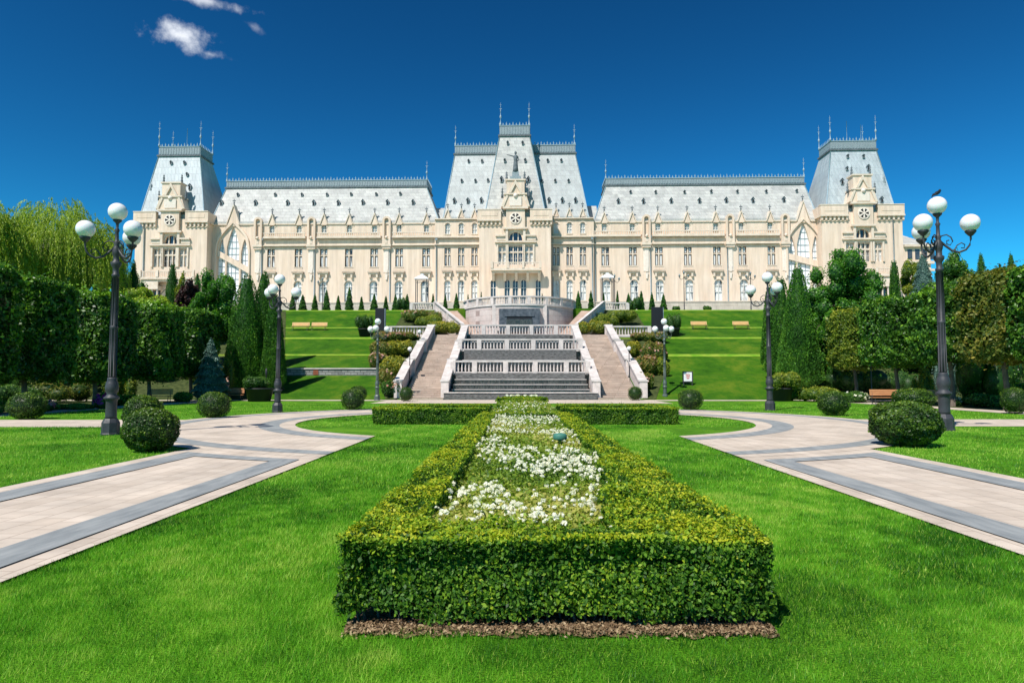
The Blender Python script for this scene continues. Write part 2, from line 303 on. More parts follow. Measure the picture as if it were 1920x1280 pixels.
M['shrub_leaf'] = leafmat('mixed_shrub_leaves', [(.018,.058,.012),(.045,.12,.018),(.09,.20,.025),(.19,.32,.04)], rough=.5, transl=.25)
M['purple_leaf'] = leafmat('purple_leaves', [(.02,.012,.012),(.05,.022,.02),(.09,.03,.03),(.12,.06,.04)], rough=.5, transl=.2)
M['rust_leaf'] = leafmat('orange_shrub_leaves', [(.04,.09,.015),(.11,.18,.02),(.27,.22,.04),(.52,.27,.14)], rough=.5, transl=.25)
M['gold_leaf'] = leafmat('golden_shrub_leaves', [(.06,.11,.012),(.18,.22,.02),(.40,.36,.03),(.60,.46,.06)], rough=.5, transl=.25)
M['rose_leaf'] = leafmat('rose_bush_leaves', [(.035,.10,.012),(.12,.22,.02),(.24,.34,.03),(.42,.40,.10)], rough=.45, transl=.3)
M['petal'] = leafmat('white_petals', [(.74,.70,.58),(.80,.78,.70),(.84,.83,.79)], rough=.6, transl=.3)
M['pink'] = leafmat('pink_petals', [(.45,.08,.14),(.60,.20,.24),(.70,.35,.35)], rough=.6, transl=.3)
M['magenta'] = leafmat('magenta_petals', [(.35,.01,.20),(.50,.03,.30),(.6,.08,.35)], rough=.6, transl=.3)
M['blush'] = leafmat('salmon_petals', [(.50,.22,.16),(.66,.38,.30),(.74,.58,.50)], rough=.6, transl=.3)
# ------------------------------------------------------------ terrain
AX = .25                                      # garden axis
PROF_L = [(-60,0),(52.8,0),(59,1.95),(59.06,2.5),(64.0,3.95),(65.5,4.12),(70.6,5.95),(72.2,6.12),(77.2,7.5),(78.8,7.72),(85,10.28),(86,10.3),(300,10.3),(3500,10.3)]
PROF_R = [(-60,0),(52.8,0),(58.6,1.95),(59.6,2.05),(64.0,3.95),(65.5,4.12),(70.6,5.95),(72.2,6.12),(77.2,7.5),(78.8,7.72),(85,10.28),(86,10.3),(300,10.3),(3500,10.3)]
def ter(x, y):
    P = PROF_L if x < 0 else PROF_R
    for (a, b), (c, d) in zip(P, P[1:]):
        if a <= y <= c: return b+(d-b)*(y-a)/(c-a)
    return 0
PROF_C = [(-60,0),(52.8,0),(70.5,0),(70.55,6.0),(83,6.05),(83.05,10.28),(86,10.3),(300,10.3),(3500,10.3)]
def grid_ground():
    mb = MB()
    for P, xs in ((PROF_L, [-3000,-400,-100,-60,-40,-24,-12,-9.0]), (PROF_C, [-9.0,0,9.5]), (PROF_R, [9.5,12,24,40,60,100,400,3000])):
        for (a, b), (c, d) in zip(P, P[1:]):
            for x0, x1 in zip(xs, xs[1:]): mb.add([(x0,a,b),(x1,a,b),(x1,c,d),(x0,c,d)], [(0,1,2,3)])
    for i, f in enumerate(mb.f):
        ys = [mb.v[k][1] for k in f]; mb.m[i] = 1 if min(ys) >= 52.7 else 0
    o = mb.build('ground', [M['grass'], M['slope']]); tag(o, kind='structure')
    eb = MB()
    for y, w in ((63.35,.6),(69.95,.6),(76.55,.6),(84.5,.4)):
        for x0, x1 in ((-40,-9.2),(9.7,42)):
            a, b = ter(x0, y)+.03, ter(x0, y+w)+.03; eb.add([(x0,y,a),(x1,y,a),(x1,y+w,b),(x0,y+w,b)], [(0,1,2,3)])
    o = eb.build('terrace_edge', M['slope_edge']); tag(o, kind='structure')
grid_ground()
def sheet(name, polys, z, m, thick=0):
    mb = MB()
    for p in polys: mb.add([(x, y, z) for x, y in p], [tuple(range(len(p)))])
    o = mb.build(name, m); tag(o, kind='structure'); return o
YC = 25.3
def ring_pts(r0, r1, side, xcut=4.05, n=60, a1=pi, a0=None, xcut1=None):
    out = []
    s0, s1 = (math.asin(xcut/r0), math.asin(xcut/r1)) if a0 is None else (a0, a0)
    e0, e1 = (a1, a1) if xcut1 is None else (math.asin(xcut1/r0), math.asin(xcut1/r1))
    def P(r, a): return (AX+side*r*sin(a), YC-r*cos(a))
    for i in range(n):
        t, u = i/n, (i+1)/n
        q = [P(r0, s0+(e0-s0)*t), P(r0, s0+(e0-s0)*u), P(r1, s1+(e1-s1)*u), P(r1, s1+(e1-s1)*t)]
        out.append(q if side < 0 else q[::-1])
    return out
def rect(x0, x1, y0, y1): return [(x0,y0),(x1,y0),(x1,y1),(x0,y1)]
sheet('cross_path', [rect(-70,-11.5,22,26), rect(12,75,22.6,26.6)], .006, M['pave'])
sheet('garden_path', [rect(-23.2,-21.5,26,50), rect(22.3,24.0,26.6,50)], .010, M['pave'])
sheet('terrace_path', [rect(-40,41,50.2,52.7)], .014, M['pave'])
sheet('forecourt', [rect(-9.6,10.1,44.5,50.2)], .018, M['pave'])
sheet('straight_path', [rect(-7.15,-3.8,-8,16), rect(4.3,7.65,-8,16)], .022, M['pave'])
sheet('ring_path', ring_pts(8.05,12.7,-1)+ring_pts(8.05,12.7,1), .026, M['pave'])
bp = []
for s in (-1, 1): bp += ring_pts(8.55,9.2,s) + ring_pts(11.75,12.3,s)
sheet('ring_slate_band', bp, .030, M['band'])
bp = []
for s in (-1, 1):
    bp += ring_pts(13.2,13.62,s,xcut=4.32,n=12,xcut1=7.05)
    for a, b in ((4.32,4.78),(6.55,7.05)):
        # the bands stop against the arc
        x0, x1 = sorted((AX+s*a, AX+s*b)); f = lambda x: YC-sqrt(13.62**2-(x-AX)**2)
        bp.append([(x0,-8),(x1,-8),(x1,f(x1)),(x0,f(x0))])
sheet('path_slate_band', bp, .034, M['band'])
sheet('planting_bed', [rect(-60,-23.2,26,52), rect(24.0,60,26.6,52), rect(-60,-23.2,12,22), rect(24.0,60,12,22.6)], .012, M['groundcover'])
def hillbed(x0, x1, y0, y1):
    mb = MB()
    P = PROF_L if x0 < 0 else PROF_R
    ys = sorted({y0, y1, *[p[0] for p in P if y0 < p[0] < y1]})
    for a, b in zip(ys, ys[1:]):
        za, zb = ter(x0, a)+.03, ter(x0, b-1e-6)+.03
        mb.add([(x0,a,za),(x1,a,za),(x1,b,zb),(x0,b,zb)], [(0,1,2,3)])
    o = mb.build('planting_bed', M['darksoil']); tag(o, kind='structure')
lerp = lambda P: (lambda y: next((b+(d-b)*(y-a)/(c-a) for (a,b),(c,d) in zip(P,P[1:]) if a <= y <= c), P[-1][1]))
def hillbed2(f0, f1, P, m):
    mb = MB(); ys = sorted({52.9,85,*range(54,85), *[p[0] for p in P if 52.9 < p[0] < 85]})
    for a, b in zip(ys, ys[1:]):
        za, zb = ter(f1(a) if P is PROF_R else f0(a), a)+.03, ter(f0(b) if P is PROF_L else f1(b), b-1e-6)+.03
        mb.add([(f0(a),a,za),(f1(a),a,za),(f1(b),b,zb),(f0(b),b,zb)], [(0,1,2,3)])
    o = mb.build('planting_bed', M[m]); tag(o, kind='structure')
hillbed2(lambda y: -75, lerp([(52.9,-19.5),(60,-20.5),(85,-29)]), PROF_L, 'groundcover'); hillbed2(lerp([(52.9,20),(60,21.8),(85,30.6)]), lambda y: 75, PROF_R, 'groundcover')
hillbed2(lerp([(52.9,-10.2),(59,-12.2),(70,-14.4),(85,-14)]), lambda y: -9.2, PROF_L, 'groundcover'); hillbed2(lambda y: 9.7, lerp([(52.9,10.7),(59,12.7),(70,14.9),(85,14.6)]), PROF_R, 'groundcover')
sheet('palace_terrace', [rect(-90,90,89,111.5)], 10.315, M['pave'])
sheet('mulch_bed', [[(-1.03,21.2)]+[(-1.03+2.56*k/40, 4.10+.035*sin(k*1.9)+.03*sin(k*.73)) for k in range(41)]+[(1.53,21.2)]], .010, M['soil'])
# ------------------------------------------------------------ foliage
def sn(P, f, seed=0, oct=3):
    r = np.random.default_rng(seed); v = np.zeros(len(P)); a = 1; tot = 0
    for o in range(oct):
        for k in range(4):
            d = r.normal(size=3); d /= np.linalg.norm(d); v += a*np.sin((P@d)*f*(.8+.5*r.random())+r.random()*6.28)
        tot += 4*a; a *= .6; f *= 1.9
    return v/tot*2
def norm(v): return v/np.maximum(np.linalg.norm(v, axis=1, keepdims=True), 1e-9)
def leafarr(P, N, size, asp=.55, tilt=.7, up=0.0, droop=None, rg=rng):
    n = len(P); N2 = norm(N+rg.normal(size=(n,3))*tilt+np.array([0,0,up]))
    T = norm(np.cross(N2, rg.normal(size=(n,3)))) if droop is None else norm(droop+rg.normal(size=(n,3))*.25)
    B = norm(np.cross(N2, T)); s = (size*(.65+.7*rg.random(n)))[:,None]
    V = np.stack([P-T*s, P+B*s*asp+N2*s*.15, P+T*s, P-B*s*asp+N2*s*.15], 1).reshape(-1, 3)
    F = np.arange(4*n).reshape(-1, 4); return V, F
def joinq(parts):
    V = []; F = []; T = []; b = 0
    for v, f, t in parts: V.append(v); F.append(f+b); T.append(t); b += len(v)
    return np.vstack(V), np.vstack(F), np.concatenate(T)
def boxq(x0,x1,y0,y1,z0,z1):
    v = np.array([(x0,y0,z0),(x1,y0,z0),(x1,y1,z0),(x0,y1,z0),(x0,y0,z1),(x1,y0,z1),(x1,y1,z1),(x0,y1,z1)], float)
    f = np.array([(3,2,1,0),(4,5,6,7),(0,1,5,4),(1,2,6,5),(2,3,7,6),(3,0,4,7)]); return v, f, np.full(6, .08)
def ballq(c, r, sc=(1,1,1), n=14, m=8):
    v = []; f = []
    for i in range(m+1):
        for k in range(n): a = 2*pi*k/n; t = pi*i/m; v.append((c[0]+r*sc[0]*sin(t)*cos(a)*.999, c[1]+r*sc[1]*sin(t)*sin(a), c[2]-r*sc[2]*cos(t)))
    for i in range(m):
        for k in range(n): f.append((i*n+k, i*n+(k+1)%n, (i+1)*n+(k+1)%n, (i+1)*n+k))
    return np.array(v), np.array(f), np.full(len(f), .05)
def sph(n, rg=rng): return norm(rg.normal(size=(n,3)))
def leafobj(name, parts, m, parent=None, loc=None):
    V, F, T = joinq(parts); return link(name, fast_mesh(name, V, F, M[m], np.clip(T, 0, 1)), parent, loc)
def tonef(P, f, seed, base=.4, amp=.3, r=.22): return base+amp*sn(P, f, seed)+rng.normal(size=len(P))*r
# box volumes: leaves on a slightly uneven box
def boxleaves(x0,x1,y0,y1,z0,z1, n, size, seed, top=None, faces='xXyYZ', unev=.03, base=.3, topbase=.75, tilt=.8, split=.06):
    A = {'x':(y1-y0)*(z1-z0),'X':(y1-y0)*(z1-z0),'y':(x1-x0)*(z1-z0),'Y':(x1-x0)*(z1-z0),'Z':(x1-x0)*(y1-y0),'z':(x1-x0)*(y1-y0)}
    tot = sum(A[f] for f in faces); Ps = []; Ns = []
    for f in faces:
        k = max(4, int(n*A[f]/tot)); r = rng.random((k,3)); P = np.array([x0,y0,z0])+r*np.array([x1-x0,y1-y0,z1-z0]); Nn = np.zeros((k,3))
        ax = 'xyz'.index(f.lower()); hi = f.isupper(); P[:,ax] = (x1,y1,z1)[ax] if hi else (x0,y0,z0)[ax]; Nn[:,ax] = 1 if hi else -1
        Ps.append(P); Ns.append(Nn)
    P = np.vstack(Ps); Nn = np.vstack(Ns); off = sn(P, 3.2/max(.3, (z1-z0)), seed)*unev*1.4+sn(P, 14/max(.4,(z1-z0)), seed+1)*unev*.7-np.abs(rng.normal(size=len(P)))*unev*1.2
    P = P+Nn*off[:,None]
    T = tonef(P, 2.5/max(.4,(z1-z0))*1.6, seed+3, base, .18, .17)
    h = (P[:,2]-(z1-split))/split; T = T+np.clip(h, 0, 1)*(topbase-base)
    return P, Nn, T
def hedge_piece(x0,x1,y0,y1,z0,z1,n,size,seed,**k):
    P, Nn, T = boxleaves(x0,x1,y0,y1,z0,z1,n,size,seed,**k)
    if size < .0138:      # near face of the long hedge: wavy clip, ragged foot with gaps
        g = .05+.05*sn(np.stack([P[:,0],P[:,0]*0,P[:,0]*0],1), 9, 300, 4)+rng.random(len(P))*.05
        P = P+np.stack([np.zeros(len(P)), .03*sn(P, 3, 301)-.10*np.clip(.16-P[:,2],0,1)*-1, .022*sn(P, 4, 302)*(P[:,2] > .4)], 1)
        keep = P[:,2] > g; P, Nn, T = P[keep], Nn[keep], T[keep]; z0 = z0+.09
    q_ = (rng.random(len(P)) < .02)*np.abs(rng.normal(size=len(P)))*size*2.2; P = P+Nn*q_[:,None]
    V, F = leafarr(P, Nn, size, .6, .7, up=.3); c = .085 if size < .02 else .06
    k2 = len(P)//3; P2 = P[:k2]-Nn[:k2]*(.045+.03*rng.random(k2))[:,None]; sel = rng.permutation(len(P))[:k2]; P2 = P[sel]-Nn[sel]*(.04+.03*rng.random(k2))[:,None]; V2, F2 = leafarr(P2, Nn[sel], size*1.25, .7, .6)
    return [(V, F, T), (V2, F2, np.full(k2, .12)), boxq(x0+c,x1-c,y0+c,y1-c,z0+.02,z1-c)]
def ballbush(px, py, wpx, hpx, label, group=None, double=None, leaf='ball_leaf', n=9000, name='ball_bush'):
    g = G(px, py); d = g.y; r = wpx*d/FPX/2; h = hpx*d/FPX; rz = h/2
    o = MBball(r, rz, n, double, leaf, name); o.location = (g.x, g.y+r*.35, 0); return tag(o, label, 'bush', group)
def MBball(r, rz, n, double, leaf, name):
    parts = []; cs = [((0,0,rz*1.02), r, rz)]
    if double: cs.append(double)
    for c, a, b in cs:
        Nn = sph(n); fl = np.sign(Nn[:,2])*np.abs(Nn[:,2])**.85
        k = 1+.07*sn(Nn, 3, 5)+.06*sn(Nn, 10, 6)-np.abs(rng.normal(size=n))*.05
        P = np.stack([Nn[:,0]*a*k, Nn[:,1]*a*k, fl*b*k], 1)+np.array(c)
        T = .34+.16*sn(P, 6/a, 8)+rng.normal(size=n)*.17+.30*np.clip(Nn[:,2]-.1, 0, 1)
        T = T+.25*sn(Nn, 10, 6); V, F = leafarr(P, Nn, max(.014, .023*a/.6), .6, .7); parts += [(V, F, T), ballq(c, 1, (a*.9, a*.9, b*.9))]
    return leafobj(name, parts, leaf)
def trunk(t, h, r, limbs=0, spread=1.0, top=None, name='trunk'):
    mb = MB(); mb.tube([(0,0,-.1),(0.02*h,0,h*.3),(-.01*h,.01*h,h*.7),(0,0,h)], [r*1.25, r, r*.85, r*.6], 8)
    for k in range(limbs):
        a = k*2.4+.5; z = h*(.55+.4*k/max(1, limbs)); mb.tube([(0,0,z),(cos(a)*spread*.45, sin(a)*spread*.45, z+spread*.5),(cos(a)*spread, sin(a)*spread, z+spread*1.1)], [r*.5, r*.35, r*.12], 6)
    return mb.build(name, M['bark'], t)
def tree_loc(px, d, dx=0): p = D(px, 713, d); return (p.x+dx, d, ter(p.x, d))
def pleached(px, d, toppy, wpx, botpy, label, leaf, group, n=17000, seed=1, botz=None):
    x, y, z = tree_loc(px, d); top = D(px, toppy, d).z-z; bot = D(px, botpy, d).z-z; w = wpx*.93*d/FPX
    t = thing('pleached_tree', label, 'tree', (x,y,z), 0, group)
    trunk(t, bot+1.0, .13, 3, w*.35)
    hx = w/2; hy = 1.75
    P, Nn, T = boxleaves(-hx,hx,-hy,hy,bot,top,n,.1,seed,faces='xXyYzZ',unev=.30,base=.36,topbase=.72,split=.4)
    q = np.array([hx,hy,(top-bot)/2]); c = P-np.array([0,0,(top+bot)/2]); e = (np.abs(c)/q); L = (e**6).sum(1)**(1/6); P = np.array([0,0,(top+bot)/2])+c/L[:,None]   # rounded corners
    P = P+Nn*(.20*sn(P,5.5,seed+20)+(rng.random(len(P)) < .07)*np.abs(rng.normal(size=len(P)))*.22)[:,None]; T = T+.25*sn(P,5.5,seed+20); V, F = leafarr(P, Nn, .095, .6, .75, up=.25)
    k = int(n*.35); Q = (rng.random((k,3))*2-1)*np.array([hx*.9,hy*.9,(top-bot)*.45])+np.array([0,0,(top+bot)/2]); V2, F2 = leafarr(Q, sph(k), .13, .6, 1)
    leafobj('crown', [(V,F,T), (V2,F2,np.full(k,.1)), boxq(-hx*.72,hx*.72,-hy*.72,hy*.72,bot+.35,top-.45)], leaf, t)
    return t
def clumps(shape, n, seed, r0):
    rg = np.random.default_rng(seed); C = []
    while len(C) < n:
        p = rg.random(3)*2-1
        if shape(p): C.append((p, r0*(.7+.6*rg.random())))
    return C
def broadleaf(px, d, toppy, wpx, label, leaf, botpy=None, n=15000, seed=1, name='broadleaf_tree', group=None, ncl=34, lsize=.09, shape=None, cl=.27, cat='tree', trunkr=.16):
    x, y, z = tree_loc(px, d); top = D(px, toppy, d).z-z; w = wpx*d/FPX/2; bot = (D(px, botpy, d).z-z) if botpy else top*.18
    bot = max(bot, .05); cz = (top+bot)/2; hz = (top-bot)/2
    t = thing(name, label, cat, (x,y,z), 0, group)
    trunk(t, bot+hz*.9, trunkr, 6, w*.7)
    sh = shape or (lambda p: p[0]**2+p[1]**2+p[2]**2 < .72)
    C = clumps(sh, ncl, seed, cl); parts = []; per = n//ncl
    for i, (p, r) in enumerate(C):
        Nn = sph(per); k = 1+.18*sn(Nn, 3.5, seed+i)-np.abs(rng.normal(size=per))*.14
        P = (np.array(p)+Nn*(r*k)[:,None])*np.array([w,w,hz])+np.array([0,0,cz])
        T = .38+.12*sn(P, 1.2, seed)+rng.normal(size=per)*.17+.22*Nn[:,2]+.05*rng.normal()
        V, F = leafarr(P, Nn, lsize, .6, .7); parts.append((V,F,T))
        b = ballq(p*np.array([w,w,hz])+np.array([0,0,cz]), r*.72, (w,w,hz), 8, 5); parts.append(b)
    leafobj('crown', parts, leaf, t); return t
def cone_tree(px, d, toppy, wpx, label, leaf='thuja_leaf', botpy=None, n=14000, seed=1, name='thuja', group=None, p=.75, lsize=.07, layers=0, cat='tree'):
    x, y, z = tree_loc(px, d); H = D(px, toppy, d).z-z; w = wpx*d/FPX/2
    t = thing(name, label, cat, (x,y,z), 0, group)
    trunk(t, H*.6, max(.04, w*.07))
    u = 1-np.sqrt(rng.random(n)); a = rng.random(n)*2*pi       # u: height fraction
    prof = np.clip((1-u)**p, .02, 1)*np.clip((u+.04)/.12, .55, 1)
    A = np.stack([np.cos(a), np.sin(a), u*2.2], 1)
    k = 1+.11*sn(A, 4, seed)+.06*sn(A, 11, seed+1)-np.abs(rng.normal(size=n))*.09
    if layers: k = k*(1-.26*((u*layers+.1*np.sin(a*3+seed))%1))
    P = np.stack([np.cos(a)*w*prof*k, np.sin(a)*w*prof*k, .03*H+u*H*.97], 1)
    Nn = np.stack([np.cos(a), np.sin(a), np.full(n, .35)], 1)
    T = .38+.22*sn(P, 5/w, seed+4)+rng.normal(size=n)*.17+1.2*(k-.95)
    V, F = leafarr(P, Nn, lsize, .5, .65, droop=np.stack([np.cos(a)*.5, np.sin(a)*.5, np.full(n,.9 if not layers else -.25)],1))
    m = 10; vs = []; fs = []
    hs = [.03,.12,.4,.7,.95]
    for h in hs:
        rr = w*.74*max(.02,(1-h)**p)*min(1,(h+.04)/.12 if h < .1 else 1)
        for q in range(m): vs.append((cos(2*pi*q/m)*rr, sin(2*pi*q/m)*rr, h*H))
    for i in range(len(hs)-1):
        for q in range(m): fs.append((i*m+q, i*m+(q+1)%m, (i+1)*m+(q+1)%m, (i+1)*m+q))
    leafobj('crown', [(V,F,T), (np.array(vs), np.array(fs), np.full(len(fs), .05))], leaf, t); return t
def willow(px, d, toppy, wpx, botpy, label, seed=1, n=26000):
    x, y, z = tree_loc(px, d); top = D(px, toppy, d).z-z; bot = D(px, botpy, d).z-z; w = wpx*d/FPX/2
    t = thing('weeping_willow', label, 'tree', (x,y,z)); trunk(t, top*.6, .35, 6, w*.6)
    rg = np.random.default_rng(seed); ns = n//42; P = []; Dd = []; Tt = []
    for i in range(ns):
        a = rg.random()*2*pi; r = sqrt(rg.random()); c = np.array([cos(a)*r*w, sin(a)*r*w, bot+(top-bot)*(.30+.68*sqrt(max(0, 1-r*r*.85))+.07*sin(a*5+r*7)+.05*rg.normal())])
        L = min((.5+rg.random())*(top-bot)*.42, c[2]-bot*.5); k = 42; s = np.linspace(0, 1, k)
        out = np.array([cos(a), sin(a), 0]); sway = rg.normal(size=3)*.15
        pts = c+out*(.9*np.sin(s*1.5)*.9)[:,None]+np.array([0,0,-1])*(s**1.3*L)[:,None]+np.array([0,0,.35])*np.sin(s*2.4)[:,None]+sway*s[:,None]
        P.append(pts+rg.normal(size=(k,3))*.05); Dd.append(np.tile(np.array([out[0]*.2,out[1]*.2,-1]), (k,1))); Tt.append(np.full(k, .45+.16*rg.normal())+rg.normal(size=k)*.12)
    P = np.vstack(P); Dd = np.vstack(Dd); T = np.concatenate(Tt)
    V, F = leafarr(P, np.tile([0,-.6,.5],(len(P),1))+sph(len(P))*.7, .12, .22, .5, droop=Dd)
    leafobj('crown', [(V,F,T), ballq((0,0,bot+(top-bot)*.45), 1, (w*.62,w*.62,(top-bot)*.36))], 'willow_leaf', t); return t
def shrub(px, d, toppy, wpx, label, leaf, botpy=None, n=5000, seed=1, name='shrub', group=None, deep=1.0, lsize=.05, fl=None, nfl=0, flsize=.05, cat='shrub', z0=None):
    x, y, z = tree_loc(px, d); 
    if z0 is not None: z = z0
    top = max(.3, D(px, toppy, d).z-z); w = wpx*d/FPX/2
    ncl = 9; rg = np.random.default_rng(seed); parts = []; pf = []
    for i in range(ncl):
        c = np.array([rg.uniform(-.62,.62)*w, rg.uniform(-.6,.6)*w*deep, top*rg.uniform(.35,.62)]); a = w*rg.uniform(.3,.42); b = top*.42
        if i == 0: c = np.array([0,0,top*.55]); b = top*.45
        k_ = n//ncl; Nn = sph(k_); k = 1+.16*sn(Nn, 4, seed+i)-np.abs(rng.normal(size=k_))*.12
        P = c+Nn*k[:,None]*np.array([a, a*deep, b]); P[:,2] = np.maximum(P[:,2], .03)
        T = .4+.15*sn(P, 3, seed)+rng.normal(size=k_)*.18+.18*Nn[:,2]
        V, F = leafarr(P, Nn, lsize, .6, .75); parts.append((V,F,T)); parts.append(ballq(c, .8, (a, a*deep, b), 8, 5)); pf.append((c, a, b))
    o = leafobj(name, parts, leaf); o.location = (x,y,z); tag(o, label, cat, group)
    if fl:
        pp = []
        for j in range(nfl):
            c, a, b = pf[rg.integers(ncl)]; Nn = sph(1, rg)[0]; Nn[2] = abs(Nn[2]); Nn[1] = -abs(Nn[1]); q = c+Nn*1.02*np.array([a, a*deep, b])
            P = q+sph(7)*flsize*.5; V, F = leafarr(P, np.tile(Nn,(7,1)), flsize*.6, .9, .8); pp.append((V,F,rng.random(7)))
        leafobj('blossoms', pp, fl, o)
    return o
# ------------------------------------------------------------ the palace
PO = Vector((-.45, 115, 10.3)); PR = .0206
PM = Matrix.Translation(PO) @ Matrix.Rotation(-PR, 4, 'Z'); PI_ = PM.inverted()
def F(px, py, v=0.0):            # photo point -> palace coordinates on the plane y=v
    o = PI_ @ Vector((0,0,CAMZ)); r = PI_.to_3x3() @ ray(px, py); t = (v-o.y)/r.y; return o+r*t
def U(px, v=0.0, py=480): return F(px, py, v).x
pal = thing('palace', 'huge cream neo-gothic palace with pale zinc roofs, above the garden', 'palace', PO, -PR)
def part(mb, name, m, parent=None): return mb.build(name, m, parent or pal)
def wall_holes(u0, u1, z0, z1, v, holes, name='wall', m='plaster', depth=.38, back=12, sides=True):
    """front wall with real window openings (rect u0,u1,z0,z1,kind)"""
    mb = MB(); us = sorted({u0, u1, *[h[0] for h in holes], *[h[1] for h in holes]}); zs = sorted({z0, z1, *[h[2] for h in holes], *[h[3] for h in holes]})
    us = [u for u in us if u0 <= u <= u1]; zs = [z for z in zs if z0 <= z <= z1]
    for a, b in zip(us, us[1:]):
        for c, d in zip(zs, zs[1:]):
            x, y = (a+b)/2, (c+d)/2
            if any(h[0] < x < h[1] and h[2] < y < h[3] for h in holes): continue
            mb.add([(a,v,c),(b,v,c),(b,v,d),(a,v,d)], [(0,1,2,3)])
    for h in holes:
        a, b, c, d = h[:4]; w = v+depth
        mb.add([(a,v,c),(b,v,c),(b,v,d),(a,v,d),(a,w,c),(b,w,c),(b,w,d),(a,w,d)], [(0,4,5,1),(1,5,6,2),(2,6,7,3),(3,7,4,0)])
        if len(h) > 4 and h[4]:      # arched head
            arch(mb, a, b, d-h[4], d, v, v+depth, h[5] if len(h) > 5 else 'round')
    if sides:
        mb.add([(u0,v,z0),(u0,v+back,z0),(u0,v+back,z1),(u0,v,z1)], [(0,3,2,1)]); mb.add([(u1,v,z0),(u1,v+back,z0),(u1,v+back,z1),(u1,v,z1)], [(0,1,2,3)])
    mb.add([(u0,v+back,z0),(u1,v+back,z0),(u1,v+back,z1),(u0,v+back,z1)], [(0,3,2,1)])
    mb.add([(u0,v,z1),(u1,v,z1),(u1,v+back,z1),(u0,v+back,z1)], [(0,1,2,3)])
    return part(mb, name, M[m])
def ah(t, kind): t = min(1, abs(t)); return sqrt(max(0, 1-t*t)) if kind == 'round' else (1-t**1.45)
def arch(mb, a, b, zs, zt, v0, v1, kind='round', n=10):
    c = (a+b)/2; hw = (b-a)/2
    for i in range(n):
        x0 = a+(b-a)*i/n; x1 = a+(b-a)*(i+1)/n; z0 = zs+(zt-zs)*ah((x0-c)/hw, kind); z1 = zs+(zt-zs)*ah((x1-c)/hw, kind)
        if zt-max(z0, z1) < 1e-4 and zt-min(z0, z1) < 1e-4: continue
        vv = v0+.003
        mb.add([(x0,vv,z0),(x1,vv,z1),(x1,vv,zt),(x0,vv,zt),(x0,v1,z0),(x1,v1,z1)], [(0,1,2,3),(0,4,5,1)])
# window prototypes (origin: centre of sill line, front plane of the wall)
def proto_cross(w, h, name='window', lights=2, glass='pane', arch_h=0, brown=True):
    fr = MB(); s = .10                       # stone cross: mullion + transom, brown timber frames
    d0, d1 = .16, .34; fr.mi = 0
    lw = w/lights
    for k in range(1, lights): fr.box(-w/2+k*lw-s, -w/2+k*lw+s, d0, d1, 0, h)
    tz = h*.64
    fr.box(-w/2, w/2, d0+.01, d1, tz-.09, tz+.09)
    fr.box(-w/2-.12, w/2+.12, -.10, .1, -.14, 0)         # sill
    fr.mi = 1 if brown else 2
    for k in range(lights):
        a = -w/2+k*lw+(s if k else 0); b = -w/2+(k+1)*lw-(s if k < lights-1 else 0)
        for c, d in ((0, tz-.09), (tz+.09, h)):
            t = .115; fr.box(a, a+t, .26, .335, c, d); fr.box(b-t, b, .26, .335, c, d); fr.box(a+t, b-t, .26, .335, c, c+t); fr.box(a+t, b-t, .26, .335, d-t, d)
    pn = MB(); pn.add([(-w/2,.33,0),(w/2,.33,0),(w/2,.33,h),(-w/2,.33,h)], [(0,1,2,3)])
    o = fr.build(name, [M['stone'], M['brownframe'], M['whiteframe']], pal); p = pn.build('pane', M[glass], o)
    return o
used = {}
def win(kind, u, z, v, mk):
    if kind not in used: o = mk(); used[kind] = o
    else: o = copy_tree(used[kind], pal)
    o.location = (u, v, z); return o
mainW = lambda: proto_cross(1.30, 3.15)
midW = lambda: proto_cross(1.05, 3.1)
def archW(w, h, lights=2, glass='pane', white=True):
    fr = MB(); fr.mi = 0; s = .055
    for k in range(1, lights): x = -w/2+k*w/lights; fr.box(x-s, x+s, .2, .34, 0, h-.05)
    for z in (h*.42, h*.72): fr.box(-w/2, w/2, .21, .34, z-.05, z+.05)
    t = .07; fr.box(-w/2, -w/2+t, .2, .33, 0, h-w*.5); fr.box(w/2-t, w/2, .2, .33, 0, h-w*.5)
    fr.mi = 2
    fr.box(-w/2-.12, w/2+.12, -.10, .1, -.14, 0)
    # moulded surround following the head
    n = 10; c = 0
    for i in range(n):
        t0 = pi*i/n; t1 = pi*(i+1)/n; r0 = w/2+.02; r1 = w/2+.17; zc = h-w/2
        q = [(r0*cos(t0), zc+r0*sin(t0)), (r1*cos(t0), zc+r1*sin(t0)), (r1*cos(t1), zc+r1*sin(t1)), (r0*cos(t1), zc+r0*sin(t1))]
        fr.prism(q, -.06, .02)
    pn = MB(); pn.add([(-w/2,.33,0),(w/2,.33,0),(w/2,.33,h),(-w/2,.33,h)], [(0,1,2,3)])
    o = fr.build('arched_window', [M['whiteframe'] if white else M['brownframe'], M['brownframe'], M['stone']], pal); pn.build('pane', M[glass], o); return o
groundW = lambda: archW(1.35, 3.6)
atticW = lambda: archW(.85, 1.4)
attic2W = lambda: archW(.85, 1.9)
ground2W = lambda: archW(1.05, 3.5)
